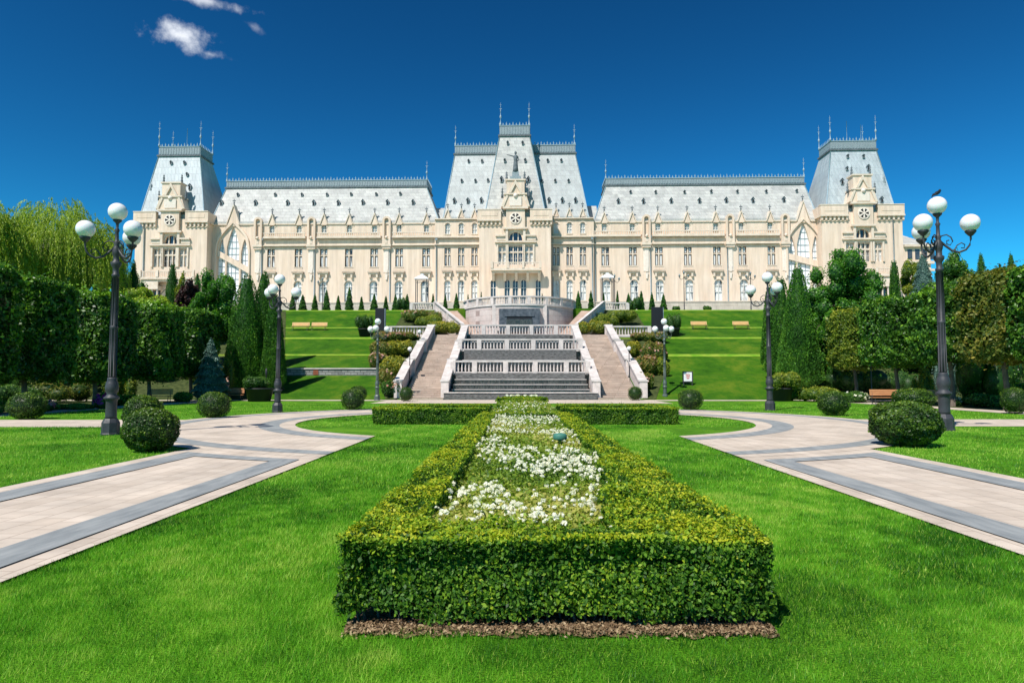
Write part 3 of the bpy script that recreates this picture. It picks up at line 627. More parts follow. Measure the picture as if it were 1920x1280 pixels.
# --- sub-part makers
def finial(parent, u, v, z, h):
    mb = MB(); mb.lathe([(.16,0),(.16,.25*h*.4),(.07,.12*h),(.05,.32*h),(.17,.36*h),(.17,.42*h),(.05,.46*h),(.04,.62*h),(.10,.64*h),(.04,.66*h),(.025,.8*h),(.07,.82*h),(.02,.84*h),(.012,h)], (u,v,z), 8)
    mb.box(u-.22,u+.22,v-.03,v+.03,z+.72*h,z+.735*h); mb.box(u-.14,u+.14,v-.03,v+.03,z+.9*h,z+.91*h)
    return mb.build('finial', M['finial'], parent)
def crest(parent, u0, u1, v0, v1, z, h, teeth=.55, sides=True):
    """mansard curb: dark lip, ornamental band, row of pointed cresting"""
    mb = MB(); mb.mi = 1; mb.box(u0-.25,u1+.25,v0-.25,v1+.25,z-.1,z+.18); mb.mi = 0
    mb.box(u0-.02,u1+.02,v0-.02,v1+.02,z+.18,z+h-.12)
    n = int((u1-u0)/.45)
    for k in range(n):          # relief panels on the band
        x = u0+(k+.5)*(u1-u0)/n; mb.box(x-.12,x+.12,v0-.07,v0-.02,z+.3,z+h-.3)
    mb.mi = 2; mb.box(u0-.1,u1+.1,v0-.1,v0+.1,z+h-.12,z+h)
    if sides:
        for u in (u0, u1): mb.box(u-.1,u+.1,v0+.1,v1,z+h-.12,z+h)
    mb.mi = 2; n = max(2, int((u1-u0)/teeth))
    for k in range(n+1):
        x = u0+k*(u1-u0)/n; hh = .42 if k % 2 else .6; mb.frus(x-.07,x+.07,v0-.05,v0+.05,z+h, x-.02,x+.02,v0-.02,v0+.02,z+h+hh); mb.box(x-.12,x+.12,v0-.03,v0+.03,z+h+hh*.45,z+h+hh*.6)
    if sides:
        m = max(2, int((v1-v0)/teeth))
        for k in range(1, m+1):
            y = v0+k*(v1-v0)/m
            for u in (u0, u1): mb.frus(u-.05,u+.05,y-.07,y+.07,z+h, u-.02,u+.02,y-.02,y+.02,z+h+.55)
    return mb.build('roof_crest', [M['crest'], M['crest_dark'], M['finial']], parent)
dprot = {}
def dormer(parent, u, z, vf, big=True):
    """small hooded roof vent; vf = roof plane y at (z)"""
    key = big; w = .23 if big else .17; h = .68 if big else .42
    if key not in dprot:
        mb = MB(); mb.mi = 0; mb.prism([(-w,0),(w,0),(w,h),(0,h*1.5),(-w,h)], -.32, .75); mb.mi = 1; mb.prism([(-w*.62,.08),(w*.62,.08),(w*.62,h*.9),(0,h*1.22),(-w*.62,h*.9)], -.345, -.33)
        mb.mi = 2; mb.hexa([(-w*1.3,-.42,h*.98),(0,-.42,h*1.56),(0,.8,h*1.56),(-w*1.3,.8,h*.98)], [(-w*1.3,-.42,h*1.06),(0,-.42,h*1.66),(0,.8,h*1.66),(-w*1.3,.8,h*1.06)])
        mb.hexa([(0,-.42,h*1.56),(w*1.3,-.42,h*.98),(w*1.3,.8,h*.98),(0,.8,h*1.56)], [(0,-.42,h*1.66),(w*1.3,-.42,h*1.06),(w*1.3,.8,h*1.06),(0,.8,h*1.66)])
        o = mb.build('dormer', [M['crest'], M['dark'], M['crest_dark']], parent); dprot[key] = o
    else: o = dprot[key].copy(); COL.objects.link(o); o.parent = parent
    o.location = (u, vf, z); return o
def roof(u0,u1,v0,v1,z0,a0,a1,b0,b1,z1,m,ch=1.3,fins=(),dorm=(),finh=3.6,teeth=.55):
    mb = MB(); mb.frus(u0,u1,v0,v1,z0,a0,a1,b0,b1,z1)
    mb.box(u0-.15,u1+.15,v0-.18,v0+.3,z0-.2,z0+.12)
    r = part(mb, 'roof', [M[m]])
    for s, (p0, p1) in enumerate((((u0,v0,z0),(a0,b0,z1)), ((u1,v0,z0),(a1,b0,z1)))):
        hp = MB(); hp.tube([p0, p1], .10, 6); hp.build('hip_roll', M['finial'], r)
    crest(r, a0, a1, b0, b1, z1, ch, teeth)
    for (u, v) in fins: finial(r, u, v, z1+ch-.1, finh)
    for (px, py, big) in dorm:
        vv = v0; 
        for _ in range(4): p = F(px, py, vv); vv = v0+(b0-v0)*(p.z-z0)/(z1-z0)
        dormer(r, p.x, p.z-(.45 if big else .3), vv, big)
    return r
def gable(u, v, z0, h, w, name='gable', cross=True, zb=None):
    """steep stone gable with coping and a finial cross"""
    mb = MB(); mb.mi = 0; zb = zb if zb is not None else z0
    mb.prism([(u-w/2,zb),(u+w/2,zb),(u+w/2,z0),(u,z0+h),(u-w/2,z0)], v-.18, v+.9)
    mb.mi = 1; t = .15
    for s in (-1, 1):
        q = [(u+s*(w/2+.12), z0-.05), (u, z0+h-.02), (u, z0+h+.32), (u+s*(w/2+.22), z0+.02)]
        if s > 0: q = q[::-1]
        mb.prism(q[::-1], v-.32, v+.95)
    mb.mi = 2
    if cross:
        zc = z0+h; mb.lathe([(.14,.1),(.09,.3),(.09,.55),(.16,.62),(.07,.7),(.06,1.25),(.01,1.3)], (u,v,zc), 6); mb.box(u-.26,u+.26,v-.06,v+.06,zc+.86,zc+1.0)
    return part(mb, name, [M['plaster'], M['stone'], M['crest_dark']])
def cornice(u0, u1, v, z0, z1, out, m='stone'):
    mb = MB(); h = z1-z0; mb.mi = 1; mb.box(u0,u1,v-out*.5,v+.02,z0,z0+h*.5); mb.mi = 0; mb.box(u0-.03,u1+.03,v-out,v+.02,z0+h*.5,z1); return part(mb, 'cornice', [M[m], M['stone_dark']])
def niche(u, v):
    """tall arched niche with projecting console and carved panel below"""
    mb = MB(); mb.mi = 0; w = .70
    mb.box(u-w,u-w*.52,v-.45,v+.02,13.6,18.5); mb.box(u+w*.52,u+w,v-.45,v+.02,13.6,18.5)
    mb.box(u-w*.52,u+w*.52,v-.45,v+.02,13.6,15.3)
    n = 12
    for i in range(n):       # arched hood
        t0 = pi*i/n; t1 = pi*(i+1)/n; zc = 18.5
        mb.prism([(u+w*.52*cos(t0),zc+w*.52*sin(t0)),(u+w*cos(t0),zc+w*cos(0)*sin(t0)),(u+w*cos(t1),zc+w*sin(t1)),(u+w*.52*cos(t1),zc+w*.52*sin(t1))], v-.45, v+.02)
    mb.prism([(u+w*.5*cos(t),18.5+w*.5*sin(t)) for t in [pi*k/12 for k in range(13)]], v-.05, v+.6)
    mb.mi = 1; mb.box(u-w*1.15,u+w*1.15,v-.6,v+.02,14.0,14.35); mb.box(u-w*.3,u+w*.3,v-.5,v-.45,14.5,15.1); mb.lathe([(.2,0),(.3,.25),(.12,.5)], (u,v-.5,15.3), 8)
    mb.mi = 2; mb.box(u-.52,u+.52,v-.07,v+.02,9.6,14.0); mb.box(u-.34,u+.34,v-.18,v-.07,10.3,13.7); mb.frus(u-.2,u+.2,v-.16,v-.07,9.5,u-.32,u+.32,v-.18,v-.07,10.3); mb.frus(u-.12,u+.12,v-.2,v,8.3,u-.25,u+.25,v-.22,v,9.3)
    return part(mb, 'niche', [M['plaster'], M['stone'], M['relief']])
def winbalcony(u, v, w=1.0, z=9.1):
    mb = MB(); mb.mi = 1; mb.box(u-w,u+w,v-.48,v+.02,z+.35,z+.62); mb.mi = 0; mb.box(u-w*.88,u+w*.88,v-.3,v+.02,z+.1,z+.35); mb.box(u-w*.75,u-w*.45,v-.4,v+.02,z-.45,z+.1); mb.box(u+w*.45,u+w*.75,v-.4,v+.02,z-.45,z+.1)
    mb.box(u-w*.86,u+w*.86,v-.42,v-.36,z+1.1,z+1.17)
    for k in range(11): x = u-w*.84+k*w*.168; mb.box(x-.025,x+.025,v-.41,v-.38,z+.62,z+1.1)
    return part(mb, 'window_balcony', [M['stone'], M['stone_dark']])
def drainpipe(u, v, z0, z1):
    mb = MB(); mb.tube([(u,v-.15,z0),(u,v-.15,z1)], .09, 6); mb.box(u-.2,u+.2,v-.35,v,z1-.1,z1+.3); return part(mb, 'drainpipe', M['crest'])
def lancet_window(u, v, zt, zb, diag=(13.7, 10.9)):
    """great stair window: three lancets under a pointed arch, stone mullions, diagonal stair band"""
    o = MB(); o.add([(u-2.95,v+.45,zb),(u+2.95,v+.45,zb),(u+2.95,v+.45,zt),(u-2.95,v+.45,zt)], [(0,1,2,3)])
    st = MB(); st.mi = 0
    def top(x):
        ax = abs(x)
        if ax < 1.12: return zt-3.8+3.6*ah(ax/1.12, 'pointed')
        if 1.33 < ax < 2.65: return zt-4.9+2.6*ah((ax-1.99)/.66, 'pointed')
        return None
    xs = [-2.95+.0983*i for i in range(61)]
    for a, b in zip(xs, xs[1:]):
        m = (a+b)/2; t = top(m)
        if t is None: st.box(u+a,u+b,v+.05,v+.42,zb,zt+.02)
        else:
            t0, t1 = top(a) or t-.2, top(b) or t-.2
            st.add([(u+a,v+.05,t0),(u+b,v+.05,t1),(u+b,v+.05,zt+.02),(u+a,v+.05,zt+.02),(u+a,v+.42,t0),(u+b,v+.42,t1)], [(0,1,2,3),(0,4,5,1)])
    # outer pointed hood moulding, springing from pilasters
    n = 14
    for s in (-1, 1):
        for i in range(n):
            H_ = [(2.75,-9.0),(2.75,-4.4),(2.70,-3.7),(2.58,-3.05),(2.40,-2.5),(2.18,-2.05),(1.92,-1.65),(1.64,-1.28),(1.36,-.95),(1.10,-.66),(.84,-.40),(.58,-.14),(.32,.12),(.16,.28),(0,.45)]
            if i > 13: continue
            f = lambda k, r: (u+s*max(0, H_[k][0]+(r*.9 if k < 13 else 0)), zt+H_[k][1]+(r if k > 3 else 0))
            q = [f(i, 0), f(i, .30), f(i+1, .30), f(i+1, 0)]
            if s < 0: q = q[::-1]
            st.prism(q, v-.28, v+.03)
    a, b = diag; st.prism([(u-2.95,a-.85),(u+2.95,b-.85),(u+2.95,b+.05),(u-2.95,a+.05)], v+.035, v+.4)
    st.mi = 1; st.prism([(u-2.95,a-1.0),(u+2.95,b-1.0),(u+2.95,b-.85),(u-2.95,a-.85)], v-.01, v+.41)
    g = MB()
    for k in range(1, 14):
        z = zb+k*(zt-zb)/13.5; 
        for c, w in ((-1.99,.6),(0,1.02),(1.99,.6)):
            if z < (top(c+w*.5) or 0): g.box(u+c-w,u+c+w,v+.38,v+.44,z-.035,z+.035)
    for x in (-1.99,-.36,.36,1.99):
        g.box(u+x-.035,u+x+.035,v+.385,v+.435,zb,(top(x*1.0) or zt)-.05)
    w = part(st, 'stair_window', [M['plaster'], M['stone']]); o.build('pane', M['bigpane'], w); g.build('glazing_bar', M['crest'], w)
    return w
# --- wings
EV = 18.25
print('ZT', F(436.5,423).z, F(1507.5,415).z)
def wing(u0, u1, main, attic, grnd, niches, gothic, pipes, rf, side):
    ZT = min(17.75, F(gothic, 423 if gothic < 900 else 415).z+.2)
    h = []
    for p in main: u = U(p); h.append((u-.65,u+.65,10.55,13.7))
    for p in attic: u = U(p); h.append((u-.425,u+.425,16.42,17.82,.42))
    for p in grnd: u = U(p); h.append((u-.675,u+.675,4.55,8.15,.67))
    ug = U(gothic); h.append((ug-2.95,ug+2.95,3.2,ZT))
    wall_holes(u0, u1, 0, EV, 0, h)
    mb = MB(); mb.box(u0,u1,-.22,.0,-.2,4.3); mb.box(u0,u1,-.3,.0,4.3,4.45); part(mb, 'plinth', M['plinth'])
    for p in main: u = U(p); win('main', u, 10.55, 0, mainW); winbalcony(u, 0)
    for p in attic: u = U(p); win('attic', u, 16.42, 0, atticW); gable(u, .0, 18.0, 1.55, .95, zb=17.8)
    for p in grnd: win('ground', U(p), 4.55, 0, groundW)
    lancet_window(ug, 0, ZT, 3.2, side)
    gable(ug, .05, 18.1, 3.1, 1.9, 'great_gable', zb=17.7)
    nu = sorted(U(p) for p in niches)
    for u in nu: niche(u, 0)
    # string courses broken at niches and gothic window
    blocks = sorted([(u-1.0, u+1.0) for u in nu]+[(ug-3.6, ug+3.6)])
    cur = u0+.02; segs = []
    for a, b in blocks+[(u1-.02, u1)]:
        if a-cur > .5: segs.append((cur, a))
        cur = b
    for a, b in segs:
        if abs((a+b)/2-ug) < 8 and b-a < 4.5: continue
        cornice(a, b, 0, 15.25, 15.65, .55); cornice(a, b, 0, 14.0, 14.3, .38)
        mb = MB(); mb.box(a,b,-.5,-.35,16.28,16.42); mb.box(a,b,-.5,-.3,15.65,15.8); n = int((b-a)/.36)
        for k in range(n): x = a+(k+.5)*(b-a)/n; mb.box(x-.07,x+.07,-.48,-.36,15.8,16.28)
        part(mb, 'balustrade', M['stone'])
    mb = MB(); mb.box(u0,u1,-.16,.0,EV-.34,EV-.12); part(mb, 'cornice', M['stone'])
    for p in pipes: drainpipe(U(p), 0, 4.5, 15.3)
    (b0, b1, t0, t1, dm) = rf
    roof(U(b0, .1, 410), U(b1, .1, 410), .1, 14, EV+.1, U(t0, 4, 348), U(t1, 4, 348), 4, 10, F((t0+t1)/2, 352 if t0 < 900 else 347, 4).z, 'zinc_white', 1.35, [(U(t0,4,348), 4.1), (U(t1,4,348), 4.1)], dm, 3.5)
wing(U(386), U(816), [508,559.5,606.8,653.8,701.3,748.3,798.8], [509,560,606.8,654.3,701.8,747.8,799.3], [559,606,653.8,700.8,748,797], [484,584,725], 436.5, [491.5,590.5,731.5], (394,823,425,800,
     [(447,366,0),(517,366,0),(567,366,0),(614,366,0),(659,365,0),(706,365,0),(751,364,0),(416,382,1),(480,382,1),(540,382,1),(589,382,1),(635,382,1),(681,381,1),(727,381,1),(775,381,1)]), (13.7,10.4))
wing(U(1113), U(1546), [1135,1186.8,1235.5,1290,1344.5,1392.3,1446.8], [1133.5,1186.2,1234.3,1289.3,1343,1390.8,1445], [1137,1188.8,1236.8,1292,1346.3,1394.3], [1212,1369,1472.5], 1507.5, [1116,1219.5,1363.5], (1114,1534,1136,1508,
     [(1182,361,0),(1229,361,0),(1283,361,0),(1333,360,0),(1382,360,0),(1436,360,0),(1493,359,0),(1159,379,1),(1206,379,1),(1258,378,1),(1311,378,1),(1361,377,1),(1411,377,1),(1469,376,1)]), (12.6,11.0))
# --- central block
CU0, CU1 = U(816), U(1113)
cl = [839,864.6,889.6]; cr = [1043,1068,1093]; h = []
vB = -.6
for p in cl+cr: u = U(p,vB); h += [(u-.525,u+.525,10.55,13.65), (u-.425,u+.425,16.0,17.9,.42), (u-.525,u+.525,4.6,8.1,.52)]
wall_holes(CU0, CU1, 0, 18.7, vB, h)
mb = MB(); mb.box(CU0,CU1,vB-.2,vB,-.2,4.3); part(mb, 'plinth', M['plinth'])
for p in cl+cr:
    u = U(p,vB); win('mid', u, 10.55, vB, midW); winbalcony(u, vB, .86); win('attic2', u, 16.0, vB, attic2W); gable(u, vB+.1, 18.5, 1.6, 1.0, zb=18.2); win('ground2', u, 4.6, vB, ground2W)
PV = -3.0; P0, P1 = U(898.5,PV), U(1033,PV); PC = (P0+P1)/2
for a, b in ((CU0,P0),(P1,CU1)): cornice(a+.02, b-.02, vB, 15.1, 15.5, .45); cornice(a+.02, b-.02, vB, 13.95, 14.25, .35); cornice(a+.02,b-.02,vB,18.3,18.6,.3)
drainpipe(CU0+.3, vB, 4.5, 15); drainpipe(CU1-.3, vB, 4.5, 15); drainpipe(P1+.4, vB, 4.5, 18)
def pavilion(u0, u1, v, zp, wins, blk, roofkw=None, balc=None, ground=None, zoff=0, darkc=True):
    uc = (blk[0]+blk[1])/2; h = []
    for a, b in wins: h.append((a, b, 10.35+zoff, 13.45+zoff))
    h.append((uc-1.1, uc+1.1, 14.3+zoff, 15.75+zoff, 1.1))
    for a, b in ground or []: h.append((a, b, 3.0, 7.8, .55))
    wall_holes(u0, u1, 0, zp, v, h, depth=.45)
    mb = MB(); mb.mi = 0
    for a, b in wins:      # stone-mullioned lights
        n = 3 if b-a > 2 else 2; w = (b-a)/n
        for k in range(1, n): mb.box(a+k*w-.09,a+k*w+.09,v+.15,v+.4,10.35+zoff,13.45+zoff)
        mb.box(a,b,v+.16,v+.4,12.3+zoff,12.5+zoff)
        mb.box(a-.28,a-.02,v-.22,v+.02,10.35+zoff,13.6+zoff); mb.box(b+.02,b+.28,v-.22,v+.02,10.35+zoff,13.6+zoff)
    for k in (-1, 1): mb.box(uc+k*.42-.07,uc+k*.42+.07,v+.15,v+.4,14.3+zoff,15.7+zoff)
    o = part(mb, 'window', [M['stone']])
    for a, b in wins:
        p = MB(); p.add([(a,v+.43,10.35+zoff),(b,v+.43,10.35+zoff),(b,v+.43,13.45+zoff),(a,v+.43,13.45+zoff)], [(0,1,2,3)]); p.build('pane', M['darkpane'] if (b-a > 2 or darkc) else M['pane'], o)
        fr = MB(); n = 6 if b-a > 2 else 4; w = (b-a)/n
        for k in range(n+1): fr.box(max(a,a+k*w-.035),min(b,a+k*w+.035),v+.36,v+.42,10.35+zoff,13.45+zoff)
        for z in (10.4,11.4,12.25,12.55,13.38): fr.box(a,b,v+.37,v+.425,z+zoff-.035,z+zoff+.035)
        fr.build('frame', M['whiteframe'], o)
    p = MB(); p.add([(uc-1.1,v+.43,14.3+zoff),(uc+1.1,v+.43,14.3+zoff),(uc+1.1,v+.43,15.8+zoff),(uc-1.1,v+.43,15.8+zoff)], [(0,1,2,3)]); p.build('pane', M['darkpane'], o)
    if ground:
        for a, b in ground: w = win('pav_g%.1f' % (b-a), (a+b)/2, 3.0, v, lambda: archW(b-a, 4.8, glass='darkpane'))
    # lintels
    L0, L1 = wins[0][0]-.5, wins[-1][1]+.5
    mb = MB()
    for a, b in ((L0, uc-1.65), (uc+1.65, L1)): mb.box(a,b,v-.45,v+.02,15.0+zoff,15.25+zoff); mb.box(a+.2,b-.0,v-.2,v+.02,14.35+zoff,15.0+zoff)
    mb.box(L0-.1,L1+.1,v-.42,v+.02,13.95+zoff,14.2+zoff)
    mb.box(uc-2.0,uc+2.0,v-.6,v+.02,16.15+zoff,16.45+zoff)
    for s in (-1,1): mb.box(uc+s*1.45-.2,uc+s*1.45+.2,v-.4,v+.02,14.2+zoff,16.15+zoff)
    part(mb, 'cornice', M['stone'])
    # parapet with corbel table
    B0, B1 = blk[0], blk[1]
    for a, b in ((u0-.25, B0), (B1, u1+.25)):
        mb = MB(); mb.mi = 0; mb.box(a,b,v-.35,v+.45,zp-.55,zp+1.1); mb.mi = 1; mb.box(a-.1,b,v-.52,v+.55,zp-.75,zp-.5); mb.box(a-.05,b,v-.42,v+.5,zp+1.1,zp+1.25); mb.mi = 0
        mb.box(a+.6,b-.6,v-.39,v-.35,zp+.1,zp+.7)
        n = int((b-a)/.72)
        for k in range(n+1): x = a+.2+k*(b-a-.4)/n; mb.box(x-.15,x+.15,v-.33,v+.02,zp-1.35,zp-.75)
        mb.box(a,b,v-.12,v+.02,zp-1.5,zp-1.35)
        e = u0 if a < u0 else u1; sg_ = 1 if a < u0 else -1
        p_, q_ = sorted((e-sg_*.25, e+sg_*.3)); mb.box(p_,q_,v+.45,v+9,zp-.55,zp+1.1); mb.mi = 1; p_, q_ = sorted((e-sg_*.4, e+sg_*.2)); mb.box(p_,q_,v+.55,v+9,zp-.75,zp-.56)
        part(mb, 'parapet', [M['plaster'], M['stone']])
    # rosette bay
    mb = MB(); mb.mi = 0; mb.box(uc-1.55,uc+1.55,v-.5,v+.02,16.45+zoff,zp+1.2); mb.mi = 1; mb.box(uc-2.1,uc+2.1,v-.8,v+.1,zp+1.2,zp+1.5)
    mb.mi = 0; hw = (B1-B0)/2
    zc = zp-.35
    # gable stack: console shoulders, relief, upper gable with triangle
    mb.hexa([(uc-hw,v-.45,zp+1.5),(uc+hw,v-.45,zp+1.5),(uc+hw,v+1.6,zp+1.5),(uc-hw,v+1.6,zp+1.5)], [(uc-hw*.74,v-.45,zp+3.6),(uc+hw*.74,v-.45,zp+3.6),(uc+hw*.74,v+1.6,zp+3.6),(uc-hw*.74,v+1.6,zp+3.6)])
    mb.mi = 2; mb.box(uc-1.0,uc+1.0,v-.62,v-.44,zp+1.7,zp+3.2); mb.lathe([(.3,0),(.4,.4),(.15,.7)], (uc,v-.55,zp+3.1), 8)
    mb.mi = 1; mb.box(uc-hw*.8,uc+hw*.8,v-.65,v+1.7,zp+3.6,zp+3.85)
    for s in (-1,1):
        q = [(uc+s*hw*.98,zp+1.6),(uc+s*hw*.80,zp+1.6),(uc+s*hw*.5,zp+3.4),(uc+s*hw*.62,zp+3.55)]
        mb.prism(q if s < 0 else q[::-1], v-.6, v-.4)
    mb.mi = 0; w2 = hw*.62; mb.box(uc-w2,uc+w2,v-.35,v+1.5,zp+3.85,zp+6.0)
    mb.mi = 1; mb.box(uc-w2-.2,uc+w2+.2,v-.5,v+1.6,zp+6.0,zp+6.25)
    for s in (-1,1):
        q = [(uc+s*w2*.78,zp+3.9),(uc+s*w2*.5,zp+3.9),(uc,zp+5.35),(uc,zp+6.1)]
        mb.prism(q if s < 0 else q[::-1], v-.6, v-.34)
    mb.mi = 3
    for x, z, hh in ((-w2,6.2,1.7),(w2,6.2,1.7),(-hw*.92,3.2,2.0),(hw*.92,3.2,2.0)):
        mb.lathe([(.2,0),(.2,.3*hh),(.1,.38*hh),(.22,.5*hh),(.09,.6*hh),(.16,.75*hh),(.03,.85*hh),(.01,hh)], (uc+x,v+.1,zp+z), 6)
    part(mb, 'gable', [M['plaster'], M['stone'], M['relief'], M['crest_dark']])
    ro = MB(); ro.mi = 0     # rosette: ring, six spokes, dark ground
    ro.prism([(uc+.98*cos(2*pi*k/20), zc+.98*sin(2*pi*k/20)) for k in range(20)], v-.62, v-.5); ro.mi = 1
    ro.prism([(uc+.78*cos(2*pi*k/20), zc+.78*sin(2*pi*k/20)) for k in range(20)], v-.63, v-.61); ro.mi = 0
    for k in range(6):
        a = pi/6+k*pi/3; c, s_ = cos(a), sin(a); ro.prism([(uc+c*.1-s_*.05,zc+s_*.1+c*.05),(uc+c*.1+s_*.05,zc+s_*.1-c*.05),(uc+c*.8+s_*.17,zc+s_*.8-c*.17),(uc+c*.8-s_*.17,zc+s_*.8+c*.17)], v-.69, v-.625)
    ro.prism([(uc+.2*cos(2*pi*k/12), zc+.2*sin(2*pi*k/12)) for k in range(12)], v-.72, v-.62)
    part(ro, 'rosette', [M['relief'], M['dark']])
    if balc:
        a, b, z = balc; mb = MB(); mb.mi = 0; mb.box(a,b,v-1.7,v+.02,z-.35,z); mb.box(a+.15,b-.15,v-1.3,v+.02,z-.7,z-.35)
        nb = 5 if ground else 3
        for k in range(nb): x = a+.35+k*(b-a-.7)/(nb-1); mb.hexa([(x-.22,v-.3,z-1.9),(x+.22,v-.3,z-1.9),(x+.22,v+.01,z-1.9),(x-.22,v+.01,z-1.9)], [(x-.22,v-1.4,z-.7),(x+.22,v-1.4,z-.7),(x+.22,v+.01,z-.7),(x-.22,v+.01,z-.7)])
        mb.box(a,b,v-1.66,v-1.5,z+.85,z+1.0); n = int((b-a)/.3)
        for k in range(n): x = a+.1+k*(b-a-.2)/n; mb.box(x-.06,x+.06,v-1.63,v-1.52,z,z+.85)
        for x in (a+.15, uc-1.25, uc+1.25, b-.15): mb.box(x-.2,x+.2,v-1.78,v-1.42,z,z+1.15)
        part(mb, 'balcony', M['stone'])
    return uc
wc = [(U(a,PV),U(b,PV)) for a, b in ((934.5,948),(953.5,979.5),(984.5,999))]
gc = [(U(a,PV),U(b,PV)) for a, b in ((920,930),(946,956),(961,971.5),(976.5,987),(1004,1014))]
uc = pavilion(P0, P1, PV, 18.3, wc, (U(939.5,PV),U(994,PV)), balc=(U(920.5,PV-1.6),U(1015,PV-1.6),9.45), ground=gc, darkc=False)
def statue():
    mb = MB(); z = 24.55; v = PV+.2; mb.mi = 1; mb.box(uc-.9,uc+.9,v-.5,v+.7,z,z+.5); mb.box(uc-.55,uc+.55,v-.4,v+.5,z+.5,z+1.3); mb.mi = 0
    mb.lathe([(.5,1.3),(.42,2.0),(.36,2.8),(.30,3.3),(.38,3.9),(.30,4.15),(.12,4.25),(.12,4.35),(.2,4.5),(.2,4.72),(.05,4.9)], (uc,v,z), 10)
    mb.tube([(uc-.3,v,z+4.0),(uc-.9,v-.1,z+4.15),(uc-1.5,v-.15,z+4.25)], [.12,.09,.05], 6); mb.tube([(uc+.32,v,z+4.0),(uc+.55,v-.1,z+3.4),(uc+.3,v-.3,z+3.1)], [.12,.1,.07], 6)
    part(mb, 'statue', [M['crest_dark'], M['crest']])
statue()
# central roofs
d1 = [(878.8,303,0),(904,303,0),(866,340,0),(891.6,340,0),(915.2,339,0),(852.2,378,1),(877.5,378,1),(902.7,377,1),(1027,302,0),(1052.4,302,0),(1016,340,0),(1041,340,0),(1066,340,0),(1029.4,377,1),(1054.3,377,1),(1079,377,1)]
roof(U(831,vB,400), U(1104,vB,400), vB+.1, 14, 18.75, U(853,5,290), U(1078.5,5,290), 5, 11, F(960,289,5).z, 'zinc_mid', F(960,272,5).z-F(960,289,5).z, [(U(854,5,280),5.1),(U(1077,5,280),5.1)], d1, F(854,235,5).z-F(960,272,5).z+.1)
d2 = [(952,269,0),(980,269,0),(946.7,302,0),(984.8,301.5,0),(940.5,338,1),(990.7,338,1)]
roof(PC-5.0, PC+5.0, PV+.6, 12, 19.2, U(937,2.2,258), U(993,2.2,258), 2.2, 7, F(965,255,2.2).z, 'zinc_white', F(965,235,2.2).z-F(965,255,2.2).z, [(U(938.5,2.2,240),2.3),(U(992,2.2,240),2.3)], d2, F(938,192,2.2).z-F(965,235,2.2).z+.1)
mb = MB(); mb.box(P0+.3,P1-.3,PV+.5,8,18.3,19.3); part(mb, 'roof', M['zinc_mid'])
mb = MB(); mb.frus(U(812,9,410),U(845,9,410),4,12,18.3,U(814,9,380),U(845,9,380),7,11,22.4); mb.frus(U(1085,9,410),U(1118,9,410),4,12,18.3,U(1085,9,378),U(1116,9,378),7,11,22.6); part(mb, 'roof', M['zinc_mid'])
# --- corner towers
def tower(x0, x1, winpx, blkpx, rb, rt, dm, inner, rods, balc, zo):
    v = -2.0; u0, u1 = U(x0,v,450), U(x1,v,450)
    ws = [(U(a,v),U(b,v)) for a, b in winpx]; blk = (U(blkpx[0],v), U(blkpx[1],v))
    pavilion(u0, u1, v, 18.6+zo, ws, blk, balc=(U(balc[0],v-1.6),U(balc[1],v-1.6),8.4), zoff=zo, darkc=False)
    b0, b1 = U(rb[0],v+1,385), U(rb[1],v+1,385); t0, t1 = U(rt[0],2.2,290), U(rt[1],2.2,290)
    fins = [(t0,2.2),(t1,2.2),(t0,6.8),(t1,6.8)]
    (q0, q1, q2) = (293,275,228) if inner > 0 else (282,264,217); zt_ = F(rt[0],q0,2.2).z; zc_ = F(rt[0],q1,2.2).z
    r = roof(b0, b1, v+1.0, v+13, 19.3+zo, t0, t1, 2.2, 6.8, zt_, 'zinc_grey', zc_-zt_, fins, dm, F(rt[0],q2,2.2).z-zc_+.1)
    mb = MB(); mb.box(u0+.3,u1-.3,v+.5,v+11,18.6+zo,19.4+zo); part(mb, 'roof', M['zinc_grey'])
    for p, top in rods: q = F(p, top, 4); mb = MB(); mb.tube([(q.x,4,31+zo),(q.x,4,q.z)], [.05,.03], 6); mb.build('lightning_rod', M['finial'], r)
    for x, z in ((b0+.2 if inner > 0 else b1-.2, 1.0), (b0+.9 if inner > 0 else b1-.9, 3.4)):
        mb = MB(); mb.lathe([(.3,0),(.3,.8),(.12,1.0),(.3,1.3),(.1,1.7),(.2,2.1),(.02,2.6)], (x,v+2.5,19.6+z+zo), 6); mb.build('pinnacle', M['crest'], r)
    # arcaded lower storey
    uc2 = (blk[0]+blk[1])/2
    for s in (-1,1):
        mb = MB(); mb.mi = 0; a, b = sorted((uc2+s*1.2, uc2+s*5.2)); mb.box(a,b,v-1.5,v,6.4,7.0); mb.box(a,b,v-1.5,v-1.2,7.0,7.7)
        for k in range(5): x = a+.2+k*(b-a-.4)/4; mb.lathe([(.2,0),(.14,.2),(.13,2.6),(.22,2.9)], (x,v-1.2,3.5), 8)
        mb.box(a,b,v-1.5,v,-.2,3.5); mb.mi = 1; mb.box(a+.3,b-.3,v-.04,v-.01,3.5,6.4); mb.mi = 0
        part(mb, 'arcade', [M['stone'], M['darkpane']])
    mb = MB(); mb.box(u0-.15,u1+.15,v-.2,v+10,-.2,4.3); part(mb, 'plinth', M['plinth'])
    drainpipe(u0+1.6 if inner > 0 else u1-1.6, v, 4, 19+zo)
tower(253.5, 388, ((287,302),(306.5,330),(336,351)), (292,347), (263,383), (298,375.5), [(322,306,0),(347,306,0),(352,328,0),(357,352,1)], 1, [(351.5,241)], (262,365), 0)
